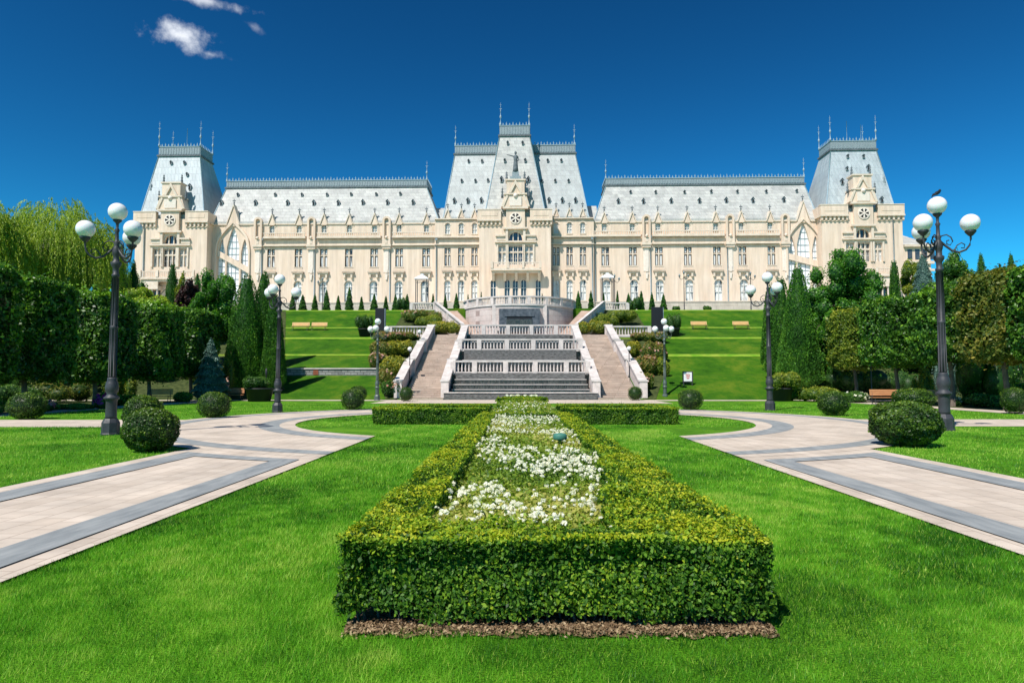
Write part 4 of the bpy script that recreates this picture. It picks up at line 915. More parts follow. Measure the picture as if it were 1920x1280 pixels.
tower(1541.6, 1693, ((1586,1602),(1607.5,1631.5),(1639.5,1654.5)), (1591,1647), (1549,1678), (1557.5,1643), [(1588.5,294,0),(1618,294,0),(1587,317,0),(1578,342,1),(1652,376,1),(1627,316,1)], -1, [(1587,227),(1613.5,234)], (1578,1672), .35)
# --- low annex right of the tower
mb = MB(); mb.mi = 0; a, b = U(1693,6), U(1745,6); mb.box(a+.1,b,6,20,0,14.6); mb.mi = 1; mb.box(a+.1,b+.4,5.6,6,11.6,12.1); mb.box(a+.1,b+.4,5.6,6,10.3,10.7); mb.box(a+.1,b+.4,5.5,20.2,14.6,15.0)
mb.mi = 2; mb.frus(a+.1,b+.2,5.8,20,15.0,a+.1,b-4,10,18,18.0); mb.mi = 3
for k in range(5): x = a+.8+k*1.3; mb.box(x,x+.8,5.96,5.99,12.4,14.2)
part(mb, 'annex', [M['plaster'], M['stone'], M['zinc_white'], M['darkpane']])
# ------------------------------------------------------------ cascade fountain, stairs, round terrace
def X(x): return AX+x      # offset from garden axis
def balus(x0, y0, x1, y1, z0, z1, h=1.05, name='balustrade', parent=None, posts=None, step=.27, base=.12):
    """balustrade of turned balusters between two points (may climb)"""
    mb = MB(); a = Vector((x0,y0,z0)); b = Vector((x1,y1,z1)); L = (b-a).length; d = (b-a)/L; hd = Vector((d.x,d.y,0)).normalized(); n = Vector((-hd.y,hd.x,0))
    def bar(w, lo, hi, s=0, e=1):
        p, q = a+(b-a)*s, a+(b-a)*e; mb.hexa([p-n*w+Vector((0,0,lo)), q-n*w+Vector((0,0,lo)), q+n*w+Vector((0,0,lo)), p+n*w+Vector((0,0,lo))], [p-n*w+Vector((0,0,hi)), q-n*w+Vector((0,0,hi)), q+n*w+Vector((0,0,hi)), p+n*w+Vector((0,0,hi))])
    mb.mi = 1; bar(.17, h-.14, h); mb.mi = 0; bar(.14, 0, base)
    k = int(L/step)
    for i in range(k):
        p = a+(b-a)*((i+.5)/k); mb.lathe([(.07,base),(.05,base+.06),(.085,base+.22),(.045,base+.5),(.07,h-.14)], p, 6)
    for s in posts or []:
        p = a+(b-a)*s; c = Vector((hd.x,hd.y,0))*.2; m = n*.2
        mb.hexa([p-c-m,p+c-m,p+c+m,p-c+m], [q+Vector((0,0,h-.10)) for q in (p-c-m,p+c-m,p+c+m,p-c+m)])
    return mb.build(name, [M['balustrade'], M['cap']], parent)
fo = thing('cascade_fountain', 'stepped grey marble cascade fountain with three white balustrades, between the two stone stairs', 'fountain', (AX,53,0))
def fmb(mb, name, m): return mb.build(name, m, fo)
mb = MB(); mb.mi = 0; mb.box(-5.95,5.95,.0,.3,0,.52); mb.box(-5.95,-5.65,.3,1.6,0,.52); mb.box(5.65,5.95,.3,1.6,0,.52); mb.mi = 1; mb.box(-6.0,6.0,-.06,.34,.52,.60); mb.mi = 0
mb.box(-5.6,5.6,.9,3.6,0,.42)
fmb(mb, 'basin', [M['marble'], M['cap']])
mb = MB(); mb.add([(-5.65,.3,.47),(5.65,.3,.47),(5.65,.9,.47),(-5.65,.9,.47)], [(0,1,2,3)]); fmb(mb, 'basin_water', M['water'])
def cas(y, z0, z1, w, lipz=.05):
    mb = MB(); mb.mi = 0; mb.box(-w,w,y,y+.7,z0,z1-lipz); mb.mi = 1; mb.box(-w,w,y-.06,y+.7,z1-lipz,z1); fmb(mb, 'cascade_step', [M['falls'], M['cap']])
cas(1.0,.42,.80,5.45); cas(1.75,.7,1.20,5.4); cas(2.5,1.1,1.60,5.35)
def slab(y, z0, z1, w): mb = MB(); mb.box(-w,w,y,y+.5,z0,z1); fmb(mb, 'marble_wall', M['marble'])
slab(3.05, 1.55, 2.1, 5.3)
# pools behind balustrades
mb = MB(); mb.box(-5.9,5.9,3.55,9.6,0,2.05); fmb(mb, 'pool_floor', M['falls'])
cas(8.2,2.05,3.35,5.2); slab(9.0, 3.3, 4.25, 5.1)
mb = MB(); mb.box(-5.8,5.8,9.5,17.6,2,4.2); fmb(mb, 'pool_floor', M['falls'])
cas(15.2,4.2,5.35,5.2); slab(16.4,5.3,6.15,5.1)
mb = MB(); mb.box(-6.0,6.0,16.9,19.2,4,6.12); fmb(mb, 'pool_floor', M['falls'])
mb = MB(); mb.box(-9.6,9.6,19.2,29.9,4,6.17); fmb(mb, 'landing', M['drum'])
for (y, z, w, h) in ((3.35,2.1,5.55,1.04),(9.35,4.27,5.5,1.02),(17.5,6.15,5.5,1.1)):
    mb = MB(); mb.box(-w,w,y-.14,y+.25,z-.12,z+.02); fmb(mb, 'coping', M['cap'])
    balus(-w,y,w,y,z,z,h,parent=fo,posts=[0,.16,.39,.61,.84,1],step=.29)
# round terrace wall (drum)
DR = 7.0; DY = 85.5; dr = thing('round_terrace_wall', 'curved pink stone terrace wall with balustrade rim, above the cascade fountain', 'terrace wall', (AX,DY,6))
mb = MB(); n = 72; mb.smooth = True
def arcw(mb, r, z0, z1, a0=-.02, a1=pi+.02, n=72, thick=None):
    vs = []; fs = []
    for k in range(n+1):
        a = a0+(a1-a0)*k/n; vs += [(-r*cos(a),-r*sin(a),z0), (-r*cos(a),-r*sin(a),z1)]
    for k in range(n): fs.append((2*k,2*k+2,2*k+3,2*k+1))
    mb.add(vs, fs)
    if thick:
        b = len(mb.v); r2 = r-thick
        for z, fl in ((z1, 0), (z0, 1)):
            vs = []; 
            for k in range(n+1): a = a0+(a1-a0)*k/n; vs += [(-r*cos(a),-r*sin(a),z), (-r2*cos(a),-r2*sin(a),z)]
            mb.add(vs, [((2*k,2*k+2,2*k+3,2*k+1) if not fl else (2*k+1,2*k+3,2*k+2,2*k)) for k in range(n)])
arcw(mb, DR, -.2, 4.15); mb.build('wall', M['drum'], dr)
mb = MB(); arcw(mb, DR+.12, 4.15, 4.35, thick=.5); mb.smooth = False
mb.prismz([(-6.9*cos(pi*k/40),-6.9*sin(pi*k/40)) for k in range(41)][::1], 4.0, 4.3)
mb.build('floor_band', M['cap'], dr)
mb = MB(); mb.mi = 1; arcw(mb, DR+.1, 5.12, 5.28, thick=.4); mb.mi = 0
for k in range(110):
    a = pi*(k+.5)/110; p = (-(DR-.08)*cos(a), -(DR-.08)*sin(a), 4.35)
    if k % 11 == 5: c, s_ = cos(a), sin(a); mb.prismz([(p[0]+i*s_*.2+j*c*.16, p[1]-i*c*.2+j*s_*.16) for i, j in ((-1,-1),(1,-1),(1,1),(-1,1))], 4.35, 5.14)
    else: mb.lathe([(.07,0),(.05,.06),(.08,.22),(.045,.5),(.07,.77)], p, 5)
mb.build('balustrade', [M['balustrade'], M['cap']], dr)
for s in (-1,1):
    mb = MB(); a = pi/2+s*.62
    for k in (-1,1): aa = pi/2+s*.43; mb.box(-(DR+.1)*cos(aa)-.22,-(DR+.1)*cos(aa)+.22,-(DR+.12)*sin(aa),-(DR-.3)*sin(aa),-.1,4.2); break
    mb.build('pilaster', M['balustrade'], dr)
mb = MB(); mb.mi = 0; mb.box(-2.35,2.35,-7.25,-6.4,1.15,3.75); mb.mi = 1; mb.box(-1.45,1.45,-7.27,-7.2,2.55,2.85); mb.mi = 2; mb.box(-1.5,1.5,-7.28,-7.2,1.35,2.5); mb.mi = 3; mb.box(-2.5,2.5,-7.7,-6.4,.95,1.15)
mb.mi = 0; mb.box(-1.7,1.7,-7.35,-7.2,2.86,3.02)
mb.build('fountain_niche', [M['niche_marble'], M['black'], M['falls'], M['black']], dr)
# stairs
def stair(s):
    lab = 'broad pink stone staircase with stepped parapets, %s of the cascade fountain' % ('left' if s < 0 else 'right')
    t = thing('staircase', lab, 'stairs', (AX,53,0)); n = 37; run = 17.6/n; rise = 6.2/n
    mb = MB(); x0, x1 = sorted((s*6.0, s*9.05))
    pts = [(0,-.3)]
    for k in range(n): pts += [(k*run,(k+1)*rise), ((k+1)*run,(k+1)*rise)]
    pts += [(n*run,-.3)]
    for k in range(n): mb.box(x0,x1,k*run,(k+1)*run+.02,(k-1)*rise-.4,(k+1)*rise)
    mb.box(x0-.2,x1+.2,17.6,19.6,4,6.19)
    mb.build('step', M['steps'], t)
    for side, xa in ((0, 5.72), (1, 9.25)):
        for (ya, yb, za, zb, off) in ((.6,5.6,1.52,3.30,.30),(6.2,11.6,3.40,5.20,.12),(12.2,17.5,5.42,7.20,-.06)):
            off = off if side else off*.6
            xc = s*(xa+off); mb = MB(); mb.mi = 0; w = .24
            mb.prismx([(ya,-.2),(yb,-.2),(yb,zb-.18),(ya,za-.18)] if True else [], xc-w, xc+w)
            mb.mi = 1; mb.prismx([(ya-.1,za-.20),(yb,zb-.20),(yb,zb),(ya-.1,za)], xc-w-.11, xc+w+.11)
            mb.mi = 0; mb.box(xc-.3,xc+.3,ya-.45,ya+.0,-.2,za-.12); mb.mi = 1; mb.box(xc-.36,xc+.36,ya-.5,ya+.02,za-.12,za+.02)
            mb.mi = 0; mb.box(xc-.34,xc+.34,yb,yb+.55,-.2,zb-.06); mb.mi = 1; mb.box(xc-.42,xc+.42,yb-.04,yb+.6,zb-.06,zb+.08)
            mb.build('parapet', [M['balustrade'], M['cap']], t)
    # landing balustrade running outwards
    xa, xb = sorted((s*9.3, s*13.6)); balus(xa,17.9,xb,17.9,6.15,6.15,1.0,parent=t,posts=[.03,.97],step=.3)
    mb = MB(); mb.box(xa,xb,17.6,19.3,4.4,6.15); mb.build('landing', M['cap'], t)
    # upper flight winding round the drum
    m = 22
    mb = MB()
    for k in range(m):
        f = k/m; xc = s*(5.3+3.7*f); yc = 21.0+10.0*f; mb.box(xc-1.0,xc+1.0,yc,yc+.5,5.9,6.3+4.0*(k+1)/m)
    mb.build('upper_step', M['stair'], t)
    balus(s*6.15,20.6,s*8.2,25.5,6.55,8.3,1.1,parent=t,posts=[0],step=.32,base=.25); balus(s*8.2,25.5,s*10.4,31.0,8.3,10.2,1.1,parent=t,posts=[0,1],step=.32,base=.25)
    mb = MB(); mb.hexa([(s*6.0,20.6,5.5),(s*6.3,20.6,5.5),(s*10.5,31,8.5),(s*10.2,31,8.5)], [(s*6.0,20.6,6.56),(s*6.3,20.6,6.56),(s*10.5,31,10.2),(s*10.2,31,10.2)]); mb.build('flank_wall', M['drum'], t)
    xa, xb = sorted((s*10.5, s*13.6)); balus(xa,32,xb,32,10.25,10.25,.95,parent=t,posts=[.03,.97],step=.3)
    return t
stair(-1); stair(1)
# retaining wall on the left slope
mb = MB(); mb.mi = 0; mb.box(-22,-10.2,58.93,59.5,1.7,2.47); mb.mi = 1; mb.box(-22.05,-10.15,58.85,59.6,2.47,2.58)
rw = mb.build('retaining_wall', [M['rubble'], M['cap']]); tag(rw, 'low grey rubble retaining wall with pale coping, across the left lawn slope', 'wall')
p = D(592, 696, 58.9); mb = MB(); mb.box(p.x-.22,p.x+.22,58.9,58.93,1.98,2.46); mb.build('rusty_panel', M['rust'], rw)
# ------------------------------------------------------------ street lamps
def lamp(px, py, top, label, group, rot=0, arms=3, m='iron', big=True, lean=0):
    g = G(px, py) if big != 'hill' else Vector(py); H = top; k = H/6.54
    t = thing('street_lamp', label, 'street lamp', g, 0, group)
    mb = MB(); P = lambda L: [(r*k, z*k) for r, z in L]
    mb.lathe(P([(.25,-.05),(.25,.04),(.235,.06),(.23,.34),(.20,.40),(.165,.46)]), n=8, smooth=False, sq=True)
    mb.lathe(P([(.15,.46),(.145,.52),(.14,.92),(.16,.98),(.20,1.0),(.20,1.05),(.15,1.08),(.12,1.14),(.165,1.22),(.175,1.32),(.15,1.46),(.12,1.52),(.13,1.56),(.11,1.6)]), n=16)
    mb.lathe(P([(.098,1.6),(.09,2.2),(.088,2.95),(.105,2.97),(.105,3.03),(.085,3.05),(.07,4.42),(.10,4.44),(.10,4.5),(.075,4.52),(.078,4.68),(.13,4.76),(.14,4.84),(.08,4.88),(.075,5.0),(.10,5.05),(.115,5.15),(.08,5.28),(.06,5.34),(.09,5.4),(.05,5.45),(.045,5.7),(.07,5.76),(.035,5.82),(.04,5.95),(.11,6.02),(.12,6.05)]), n=16)
    for q in range(8):      # fluting ribs
        a = q*pi/4; mb.tube([(cos(a)*.097*k,sin(a)*.097*k,1.62*k),(cos(a)*.083*k,sin(a)*.083*k,4.4*k)], .014*k, 4)
    mb.build('post', M[m], t)
    for q in range(arms):
        a = rot+q*2*pi/arms; c, s_ = cos(a), sin(a); mb = MB(); Q = lambda L: [(c*r*k, s_*r*k, z*k) for r, z in L]
        mb.tube(Q([(.06,5.25),(.18,5.12),(.32,4.98),(.48,4.92),(.64,4.98),(.73,5.1),(.76,5.26),(.76,5.36)]), [.035*k,.035*k,.032*k,.032*k,.03*k,.028*k,.026*k,.026*k], 6)
        mb.tube(Q([(.08,5.42),(.2,5.44),(.3,5.36),(.34,5.24),(.28,5.14),(.2,5.18),(.2,5.27),(.26,5.28)]), .018*k, 5)
        mb.tube(Q([(.36,4.98),(.44,5.12),(.54,5.18),(.62,5.12),(.6,5.03),(.53,5.04)]), .016*k, 5)
        mb.lathe(P([(.03,5.34),(.06,5.36),(.11,5.42),(.14,5.46),(.14,5.49)]), (c*.76*k,s_*.76*k,0), 12)
        mb.build('arm', M[m], t)
        mb = MB(); mb.sphere((c*.76*k,s_*.76*k,5.71*k), .245*k, 28, 16); mb.build('globe', M['globe'], t)
    mb = MB(); mb.sphere((0,0,6.29*k), .25*k, 28, 16); mb.build('globe', M['globe'], t)
    return t
def htop(px, py, top): g = G(px, py); return D(px, top, g.y).z
gl = 'tall three-armed globe lamps of the garden'
lamp(207, 815, htop(207,815,381), 'tall iron lamp with four white globes, beside the double round bush, largest on the left', gl, rot=3.68)
R1 = lamp(1772, 807, htop(1772,807,369), 'tall iron lamp with four white globes, a dark bird perched on its top globe', gl, rot=-.50)
lamp(520, 773, htop(520,773,514), 'tall iron lamp with white globes before the dark thujas left of the stairs', gl, rot=.46)
lamp(1444, 769, htop(1444,769,510), 'tall iron lamp with white globes before the dark thujas right of the stairs', gl, rot=pi-.30)
gs = 'greenish lamps flanking the stairs'
lamp(707, 750.5, htop(707,750.5,597), 'slender greenish lamp with four small globes, before the left stair and its orange shrubs', gs, rot=-pi/2, m='irongreen')
lamp(1247, 749, htop(1247,749,597), 'slender greenish lamp with four small globes, before the right stair and its orange shrubs', gs, rot=-pi/2, m='irongreen')
def lantern(px, d, toppy, label, group, cat='street lamp'):
    x, y, z = tree_loc(px, d); H = D(px, toppy, d).z-z; t = thing('terrace_lamp', label, cat, (x,y,z), 0, group); mb = MB()
    mb.lathe([(.2,0),(.2,.4),(.1,.5),(.06,1.5),(.05,H-1.0),(.09,H-.95),(.04,H-.8),(.03,H-.1),(.01,H)], n=8); mb.build('post', M['iron'], t)
    mb = MB()
    for s in (-1,1): mb.tube([(0,0,H-1.0),(s*.35,0,H-1.25),(s*.6,0,H-1.0)], .03, 5)
    mb.build('arm', M['iron'], t)
    for x_, z_ in ((-.6,H-1.0),(.6,H-1.0),(0,H-.6)):
        mb = MB(); mb.lathe([(.05,0),(.13,.3),(.16,.34),(.03,.5)], (x_,0,z_), 6); mb.build('lantern', M['crest'], t)
tg = 'dark lantern posts on the palace terrace'
lantern(602, 92, 519, 'dark lantern post on the terrace before the left wing, nearest the thujas', tg); lantern(1285, 92, 507, 'dark lantern post before the middle of the right palace wing', tg); lantern(1411, 92, 508, 'dark lantern post before the right palace wing, next to the tall thujas', tg)
lantern(1154, 92, 513, 'dark lantern post right beside the white kiosk of the right wing', tg)
def kiosk(px, top, bot, label):
    x, y, z = tree_loc(px, 93); H = D(px, top, 93).z-z; t = thing('terrace_kiosk', label, 'kiosk', (x,y,z), 0, 'small kiosks on the terrace'); w = .75
    mb = MB()
    for a in (-1,1):
        for b in (-1,1): mb.box(a*w-.05,a*w+.05,b*w-.05,b*w+.05,0,H-.9)
    mb.box(-w,w,-w,-w+.04,1.0,1.1); mb.box(-w,w,-w,-w+.04,H-1.5,H-1.42); mb.build('frame', M['iron'], t)
    mb = MB(); mb.frus(-w-.2,w+.2,-w-.2,w+.2,H-.9,-w*.5,w*.5,-w*.5,w*.5,H-.45); mb.box(-.2,.2,-.2,.2,H-.45,H-.2); mb.box(-w-.22,w+.22,-w-.22,w+.22,H-1.0,H-.9); mb.build('canopy', M['whitepaint'], t)
kiosk(790, 511, 566, 'small iron kiosk with white canopy before the left palace wing'); kiosk(1140, 509, 565, 'small iron kiosk with white canopy before the right palace wing')
def post_globe(px, d, top, label, z0=None, r=.19):
    x, y, z = tree_loc(px, d); z = z0 if z0 is not None else z; H = D(px, top, d).z-z; t = thing('globe_post', label, 'garden lamp', (x,y,z), 0, 'small single-globe garden lamps'); mb = MB()
    mb.lathe([(.1,0),(.1,.1),(.045,.2),(.035,H-2*r-.08),(.09,H-2*r-.02),(.09,H-2*r+.02)], n=8); mb.build('post', M['iron'], t)
    mb = MB(); mb.sphere((0,0,H-r), r, 16, 10); mb.build('globe', M['globe'], t)
post_globe(768, 57, 650, 'small globe lamp among yellow shrubs left of the stairs, lower of two'); post_globe(786, 65, 618, 'small globe lamp beside the left stair parapet, upper of two')
post_globe(1180, 58, 649, 'small globe lamp in the shrubs right of the right stair'); post_globe(1634, 47, 628, 'single-globe lamp before the dark pleached tree, near the orange benches')
x, y, z = tree_loc(499, 50); t = thing('signal_post', 'thin dark bollard lamp post before the potted bush on the left', 'garden lamp', (x,y,z)); mb = MB(); mb.lathe([(.16,0),(.14,.12),(.07,.3),(.05,.5),(.045,1.9),(.08,1.95),(.08,2.15),(.03,2.4)], n=10); mb.build('post', M['iron'], t)
# bird on the right lamp
bt = R1.location; kz = htop(1772,807,369)/6.54
mb = MB(); mb.smooth = True
mb.tube([(-.16,0,.02),(-.08,0,.06),(.0,0,.115),(.09,0,.16),(.15,0,.19)], [.012,.03,.055,.05,.02], 10); mb.sphere((.13,0,.215), .036, 12, 8); mb.tube([(.155,0,.215),(.205,0,.205)], [.012,.002], 6); mb.tube([(0,.015,.08),(0,.015,0)], .006, 4); mb.tube([(.03,-.015,.1),(.03,-.015,0)], .006, 4)
mb.tube([(-.2,0,-.02),(-.1,.02,.07),(.05,.03,.15)], [.01,.035,.02], 6)
b = mb.build('bird', M['black']); b.location = (bt.x, bt.y, bt.z+6.535*kz); b.rotation_euler = (0,0,.3); tag(b, 'small dark bird perched on the top globe of the right lamp', 'bird')
# ------------------------------------------------------------ benches, boxes, sign, people
def bench(px, d, label, m='wood', w=1.7, rz=0, back=True, group='orange wooden garden benches', z0=None):
    x, y, z = tree_loc(px, d); z = z if z0 is None else z0; t = thing('park_bench', label, 'bench', (x,y,z), rz, group)
    mb = MB()
    for k in range(3): mb.box(-w/2,w/2,-.22+k*.15,-.10+k*.15,.42,.455)
    mb.build('seat', M[m], t)
    if back:
        mb = MB()
        for k in range(3): mb.hexa([(-w/2,.26+k*.02,.56+k*.13),(w/2,.26+k*.02,.56+k*.13),(w/2,.29+k*.02,.56+k*.13),(-w/2,.29+k*.02,.56+k*.13)], [(-w/2,.28+k*.02,.67+k*.13),(w/2,.28+k*.02,.67+k*.13),(w/2,.31+k*.02,.67+k*.13),(-w/2,.31+k*.02,.67+k*.13)])
        mb.build('backrest', M[m], t)
    for s in (-1,1):
        mb = MB(); c = s*(w/2-.15); mb.tube([(c,-.24,0),(c,-.2,.2),(c,-.18,.415)], .022, 6); mb.tube([(c,.3,0),(c,.24,.2),(c,.26,.45),(c,.34,.93)], .022, 6); mb.tube([(c,-.2,.4),(c,.25,.4)], .02, 6); mb.build('leg', M['iron'], t)
bench(561, 75.5, 'pale wooden bench on the left lawn slope, left of two', 'wood_light', 1.95, group='pale benches on the lawn slopes'); bench(596, 75.5, 'pale wooden bench on the left lawn slope, right of two', 'wood_light', 1.75, group='pale benches on the lawn slopes')
bench(1313, 76, 'orange wooden bench on the right lawn slope, left of two', 'wood_light', 1.8, group='pale benches on the lawn slopes'); bench(1392, 76, 'orange wooden bench on the right lawn slope, nearer the thujas', 'wood_light', 1.8, group='pale benches on the lawn slopes')
bench(300, 46, 'orange wooden bench under the left pleached trees', 'wood', 1.5, .15); bench(441, 50.8, 'orange wooden bench beside the two people by the potted bush', 'wood', 1.2, .1)
bench(1660, 43, 'orange wooden bench below the pleached trees, left of the near big right bush', 'wood', 1.7, -.1); bench(1745, 42, 'orange wooden bench before the orange shrub on the right', 'wood', 1.6, -.1); bench(1545, 49, 'reddish wooden bench at the edge of the right shrubs', 'wood', 1.5, -.1)
def blackbox(px, d, x0, x1, top, label):
    x, y, z = tree_loc(px, d); H = D(px, top, d).z-z; w = (x1-x0)*d/FPX/2; t = thing('loudspeaker_tower', label, 'loudspeaker', (x,y,z), 0, 'black towers on the lawn slopes'); mb = MB()
    mb.box(-w,w,-.25,.3,.15,H); mb.build('cabinet', M['black'], t); mb = MB(); mb.box(w,w+.09,-.2,.3,0,H-.02); mb.box(-w-.04,w+.09,-.3,.5,0,.15); mb.build('support', M['crest'], t)
blackbox(711.5, 74, 702, 719, 578, 'black upright speaker tower on the left slope, behind the greenish lamp'); blackbox(1233.5, 74, 1224, 1244, 576, 'black upright speaker tower on the right slope, behind the greenish lamp')
def planter(px, d, w, h, label, loc=None):
    x, y, z = tree_loc(px, d); t = thing('planter', label, 'planter', (x,y,z), 0, 'large dark plant pots'); mb = MB(); mb.lathe([(w*.38,0),(w*.48,h*.9),(w*.52,h*.9),(w*.52,h),(w*.45,h),(w*.43,h*.85)], n=16); mb.build('pot', M['pot'], t); mb = MB(); mb.lathe([(w*.43,h*.86),(.01,h*.9)], n=16); mb.build('soil', M['darksoil'], t); return z+h
zt = planter(683, 72.6, 1.5, .75, 'dark pot on the left slope beside the black tower'); shrub(682, 72.6, 590, 34, 'wide green bush growing in the pot beside the left black tower', 'shrub_leaf', n=4000, seed=61, z0=zt-.15)
zt = planter(1263, 72.6, 1.5, .75, 'dark pot on the right slope beside the black tower'); shrub(1265, 72.6, 588, 34, 'wide green bush growing in the pot beside the right black tower', 'shrub_leaf', n=4000, seed=62, z0=zt-.15)
zt = planter(487, 49, 2.0, .95, 'big dark pot left of the left slope, before the thujas'); shrub(486, 49, 706, 70, 'broad green bush growing in the big pot before the left thujas', 'shrub_leaf', n=7000, seed=63, z0=zt-.2)
zt = planter(1462, 50, 2.0, .95, 'big dark pot right of the right slope, before the thujas'); shrub(1463, 50, 698, 74, 'broad olive and reddish bush in the big pot before the right thujas', 'yellow_leaf', n=7000, seed=64, z0=zt-.2)
x, y, z = tree_loc(1289.5, 56); t = thing('notice_board', 'white notice board with red lettering on the right lawn slope', 'sign', (x,y,z)); q = D(1289, 716, 56).z-z
mb = MB(); mb.box(-.42,.42,-.04,.04,q-.02,q+.88); mb.box(-.38,-.32,-.02,.02,0,q); mb.box(.32,.38,-.02,.02,0,q); mb.build('frame', M['iron'], t); mb = MB(); mb.box(-.33,.33,-.055,-.042,q+.07,q+.80); mb.build('panel', M['whitepaint'], t)
mb = MB()
for (a, b, c, d_) in ((-.16,.14,.62,.66),(-.2,.02,.55,.585),(.06,.2,.55,.585),(-.12,.16,.46,.52),(-.2,.2,.38,.41),(-.1,.12,.26,.34)): mb.box(a,b,-.060,-.056,q+c,q+d_)
mb.build('lettering', M['redpaint'], t)
x, y, z = D(1424, 623, 76).x, 76, 7
g = G(1049, 818, .52); mb = MB(); mb.lathe([(.03,0),(.03,.5),(.11,.52),(.12,.54),(.12,.60),(.10,.62),(.02,.635)], n=20); o = mb.build('irrigation_post', M['teal']); o.location = (g.x, 11.9, -.04); tag(o, 'teal plastic drum cap on a post among the white roses, at the right hedge', 'garden fixture')
def skinmesh(name, J, E, rad, m, parent, sub=1):
    me = bpy.data.meshes.new(name); me.from_pydata(J, E, []); o = link(name, me, parent); me.materials.append(m)
    sk = o.modifiers.new('skin', 'SKIN'); 
    if not me.skin_vertices: me.skin_vertices.new()
    for i, r in enumerate(rad): me.skin_vertices[0].data[i].radius = (r, r)
    me.skin_vertices[0].data[0].use_root = True
    ss = o.modifiers.new('sub', 'SUBSURF'); ss.levels = sub+1; ss.render_levels = sub+1
    return o
skinm = mat('skin', (.55,.33,.24), .6, .3); SH = {}
def cmat(n, c): 
    if n not in SH: SH[n] = mat(n, c, .85, .1)
    return SH[n]
def person(px, d, label, shirt, pants, hair, rz, H=1.7, z0=None):
    x, y, z = tree_loc(px, d); t = thing('person', label, 'person', (x,y,z if z0 is None else z0), rz, 'people standing by the left bench'); k = H/1.7
    J = [(0,0,.92),(0,.01,1.12),(0,.01,1.36),(0,0,1.46),(0,-.02,1.56),(0,-.03,1.66)]; Rr = [.13,.12,.14,.055,.085,.07]; E = [(0,1),(1,2),(2,3),(3,4),(4,5)]
    for s in (-1,1):
        b = len(J); J += [(s*.09,0,.85),(s*.10,-.03,.48),(s*.10,.02,.09),(s*.10,-.15,.03)]; Rr += [.09,.06,.04,.035]; E += [(0,b),(b,b+1),(b+1,b+2),(b+2,b+3)]
        b = len(J); J += [(s*.18,0,1.38),(s*.23,.02,1.12),(s*.20,-.16,.95),(s*.18,-.24,.92)]; Rr += [.055,.042,.032,.03]; E += [(2,b),(b,b+1),(b+1,b+2),(b+2,b+3)]
        for q in range(3): c = len(J); J += [(s*(.16+q*.02),-.31,.90-q*.01)]; Rr += [.009]; E += [(b+3,c)]
    J = [(a*k,b*k,c*k) for a,b,c in J]
    skinmesh('body', J, E, [r*k for r in Rr], skinm, t)
    Js = [(0,0,.9),(0,.01,1.12),(0,.01,1.38),(-.19,0,1.37),(-.24,.02,1.14),(.19,0,1.37),(.24,.02,1.14)]
    skinmesh('shirt', [(a*k,b*k,c*k) for a,b,c in Js], [(0,1),(1,2),(2,3),(3,4),(2,5),(5,6)], [.155*k,.14*k,.15*k,.07*k,.06*k,.07*k,.06*k], cmat('cloth_'+shirt[0], shirt[1]), t)
    Jp = [(0,0,.94),(-.09,0,.84),(-.10,-.03,.48),(-.10,.02,.14),(.09,0,.84),(.10,-.03,.48),(.10,.02,.14)]
    skinmesh('trousers', [(a*k,b*k,c*k) for a,b,c in Jp], [(0,1),(1,2),(2,3),(0,4),(4,5),(5,6)], [.15*k,.105*k,.078*k,.058*k,.105*k,.078*k,.058*k], cmat('cloth_'+pants[0], pants[1]), t)
    skinmesh('hair', [(0,.03*k,1.64*k),(0,.0,1.70*k),(0,.07*k,1.55*k)], [(0,1),(0,2)], [.085*k,.06*k,.06*k], cmat('hair_'+hair[0], hair[1]), t)
person(411, 51.0, 'person with light hair and pale top standing near the bench on the left', ('cream', (.6,.5,.4)), ('dark', (.05,.05,.06)), ('blond', (.45,.30,.16)), .4, 1.68)
person(426, 51.3, 'person in dark clothes standing just left of the small bench', ('black', (.04,.045,.055)), ('navy', (.05,.055,.07)), ('brown', (.08,.05,.035)), -.6, 1.74)
# ------------------------------------------------------------ hedges and rose bed
HX0, HX1 = -1.10, 1.56; ZH = .54
hp = []
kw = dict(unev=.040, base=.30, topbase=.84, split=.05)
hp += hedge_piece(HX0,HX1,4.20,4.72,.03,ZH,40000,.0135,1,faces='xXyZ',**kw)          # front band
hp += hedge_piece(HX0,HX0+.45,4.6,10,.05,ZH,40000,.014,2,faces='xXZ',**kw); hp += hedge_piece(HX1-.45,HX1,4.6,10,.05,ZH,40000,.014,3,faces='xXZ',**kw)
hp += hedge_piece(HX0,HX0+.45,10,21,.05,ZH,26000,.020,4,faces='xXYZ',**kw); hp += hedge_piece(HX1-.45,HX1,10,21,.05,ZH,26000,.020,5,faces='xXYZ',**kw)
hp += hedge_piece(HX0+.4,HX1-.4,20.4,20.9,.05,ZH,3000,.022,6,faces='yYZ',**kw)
for q_, (xa, ya, yb) in enumerate(((.66,4.65,5.5),(.76,5.5,6.4),(.88,6.4,7.4),(1.0,7.4,8.6))): hp += hedge_piece(xa,HX1-.42,ya,yb,.1,.515,5200,.015,200+q_,faces='xyYZ',unev=.05,base=.30,topbase=.74,split=.05)
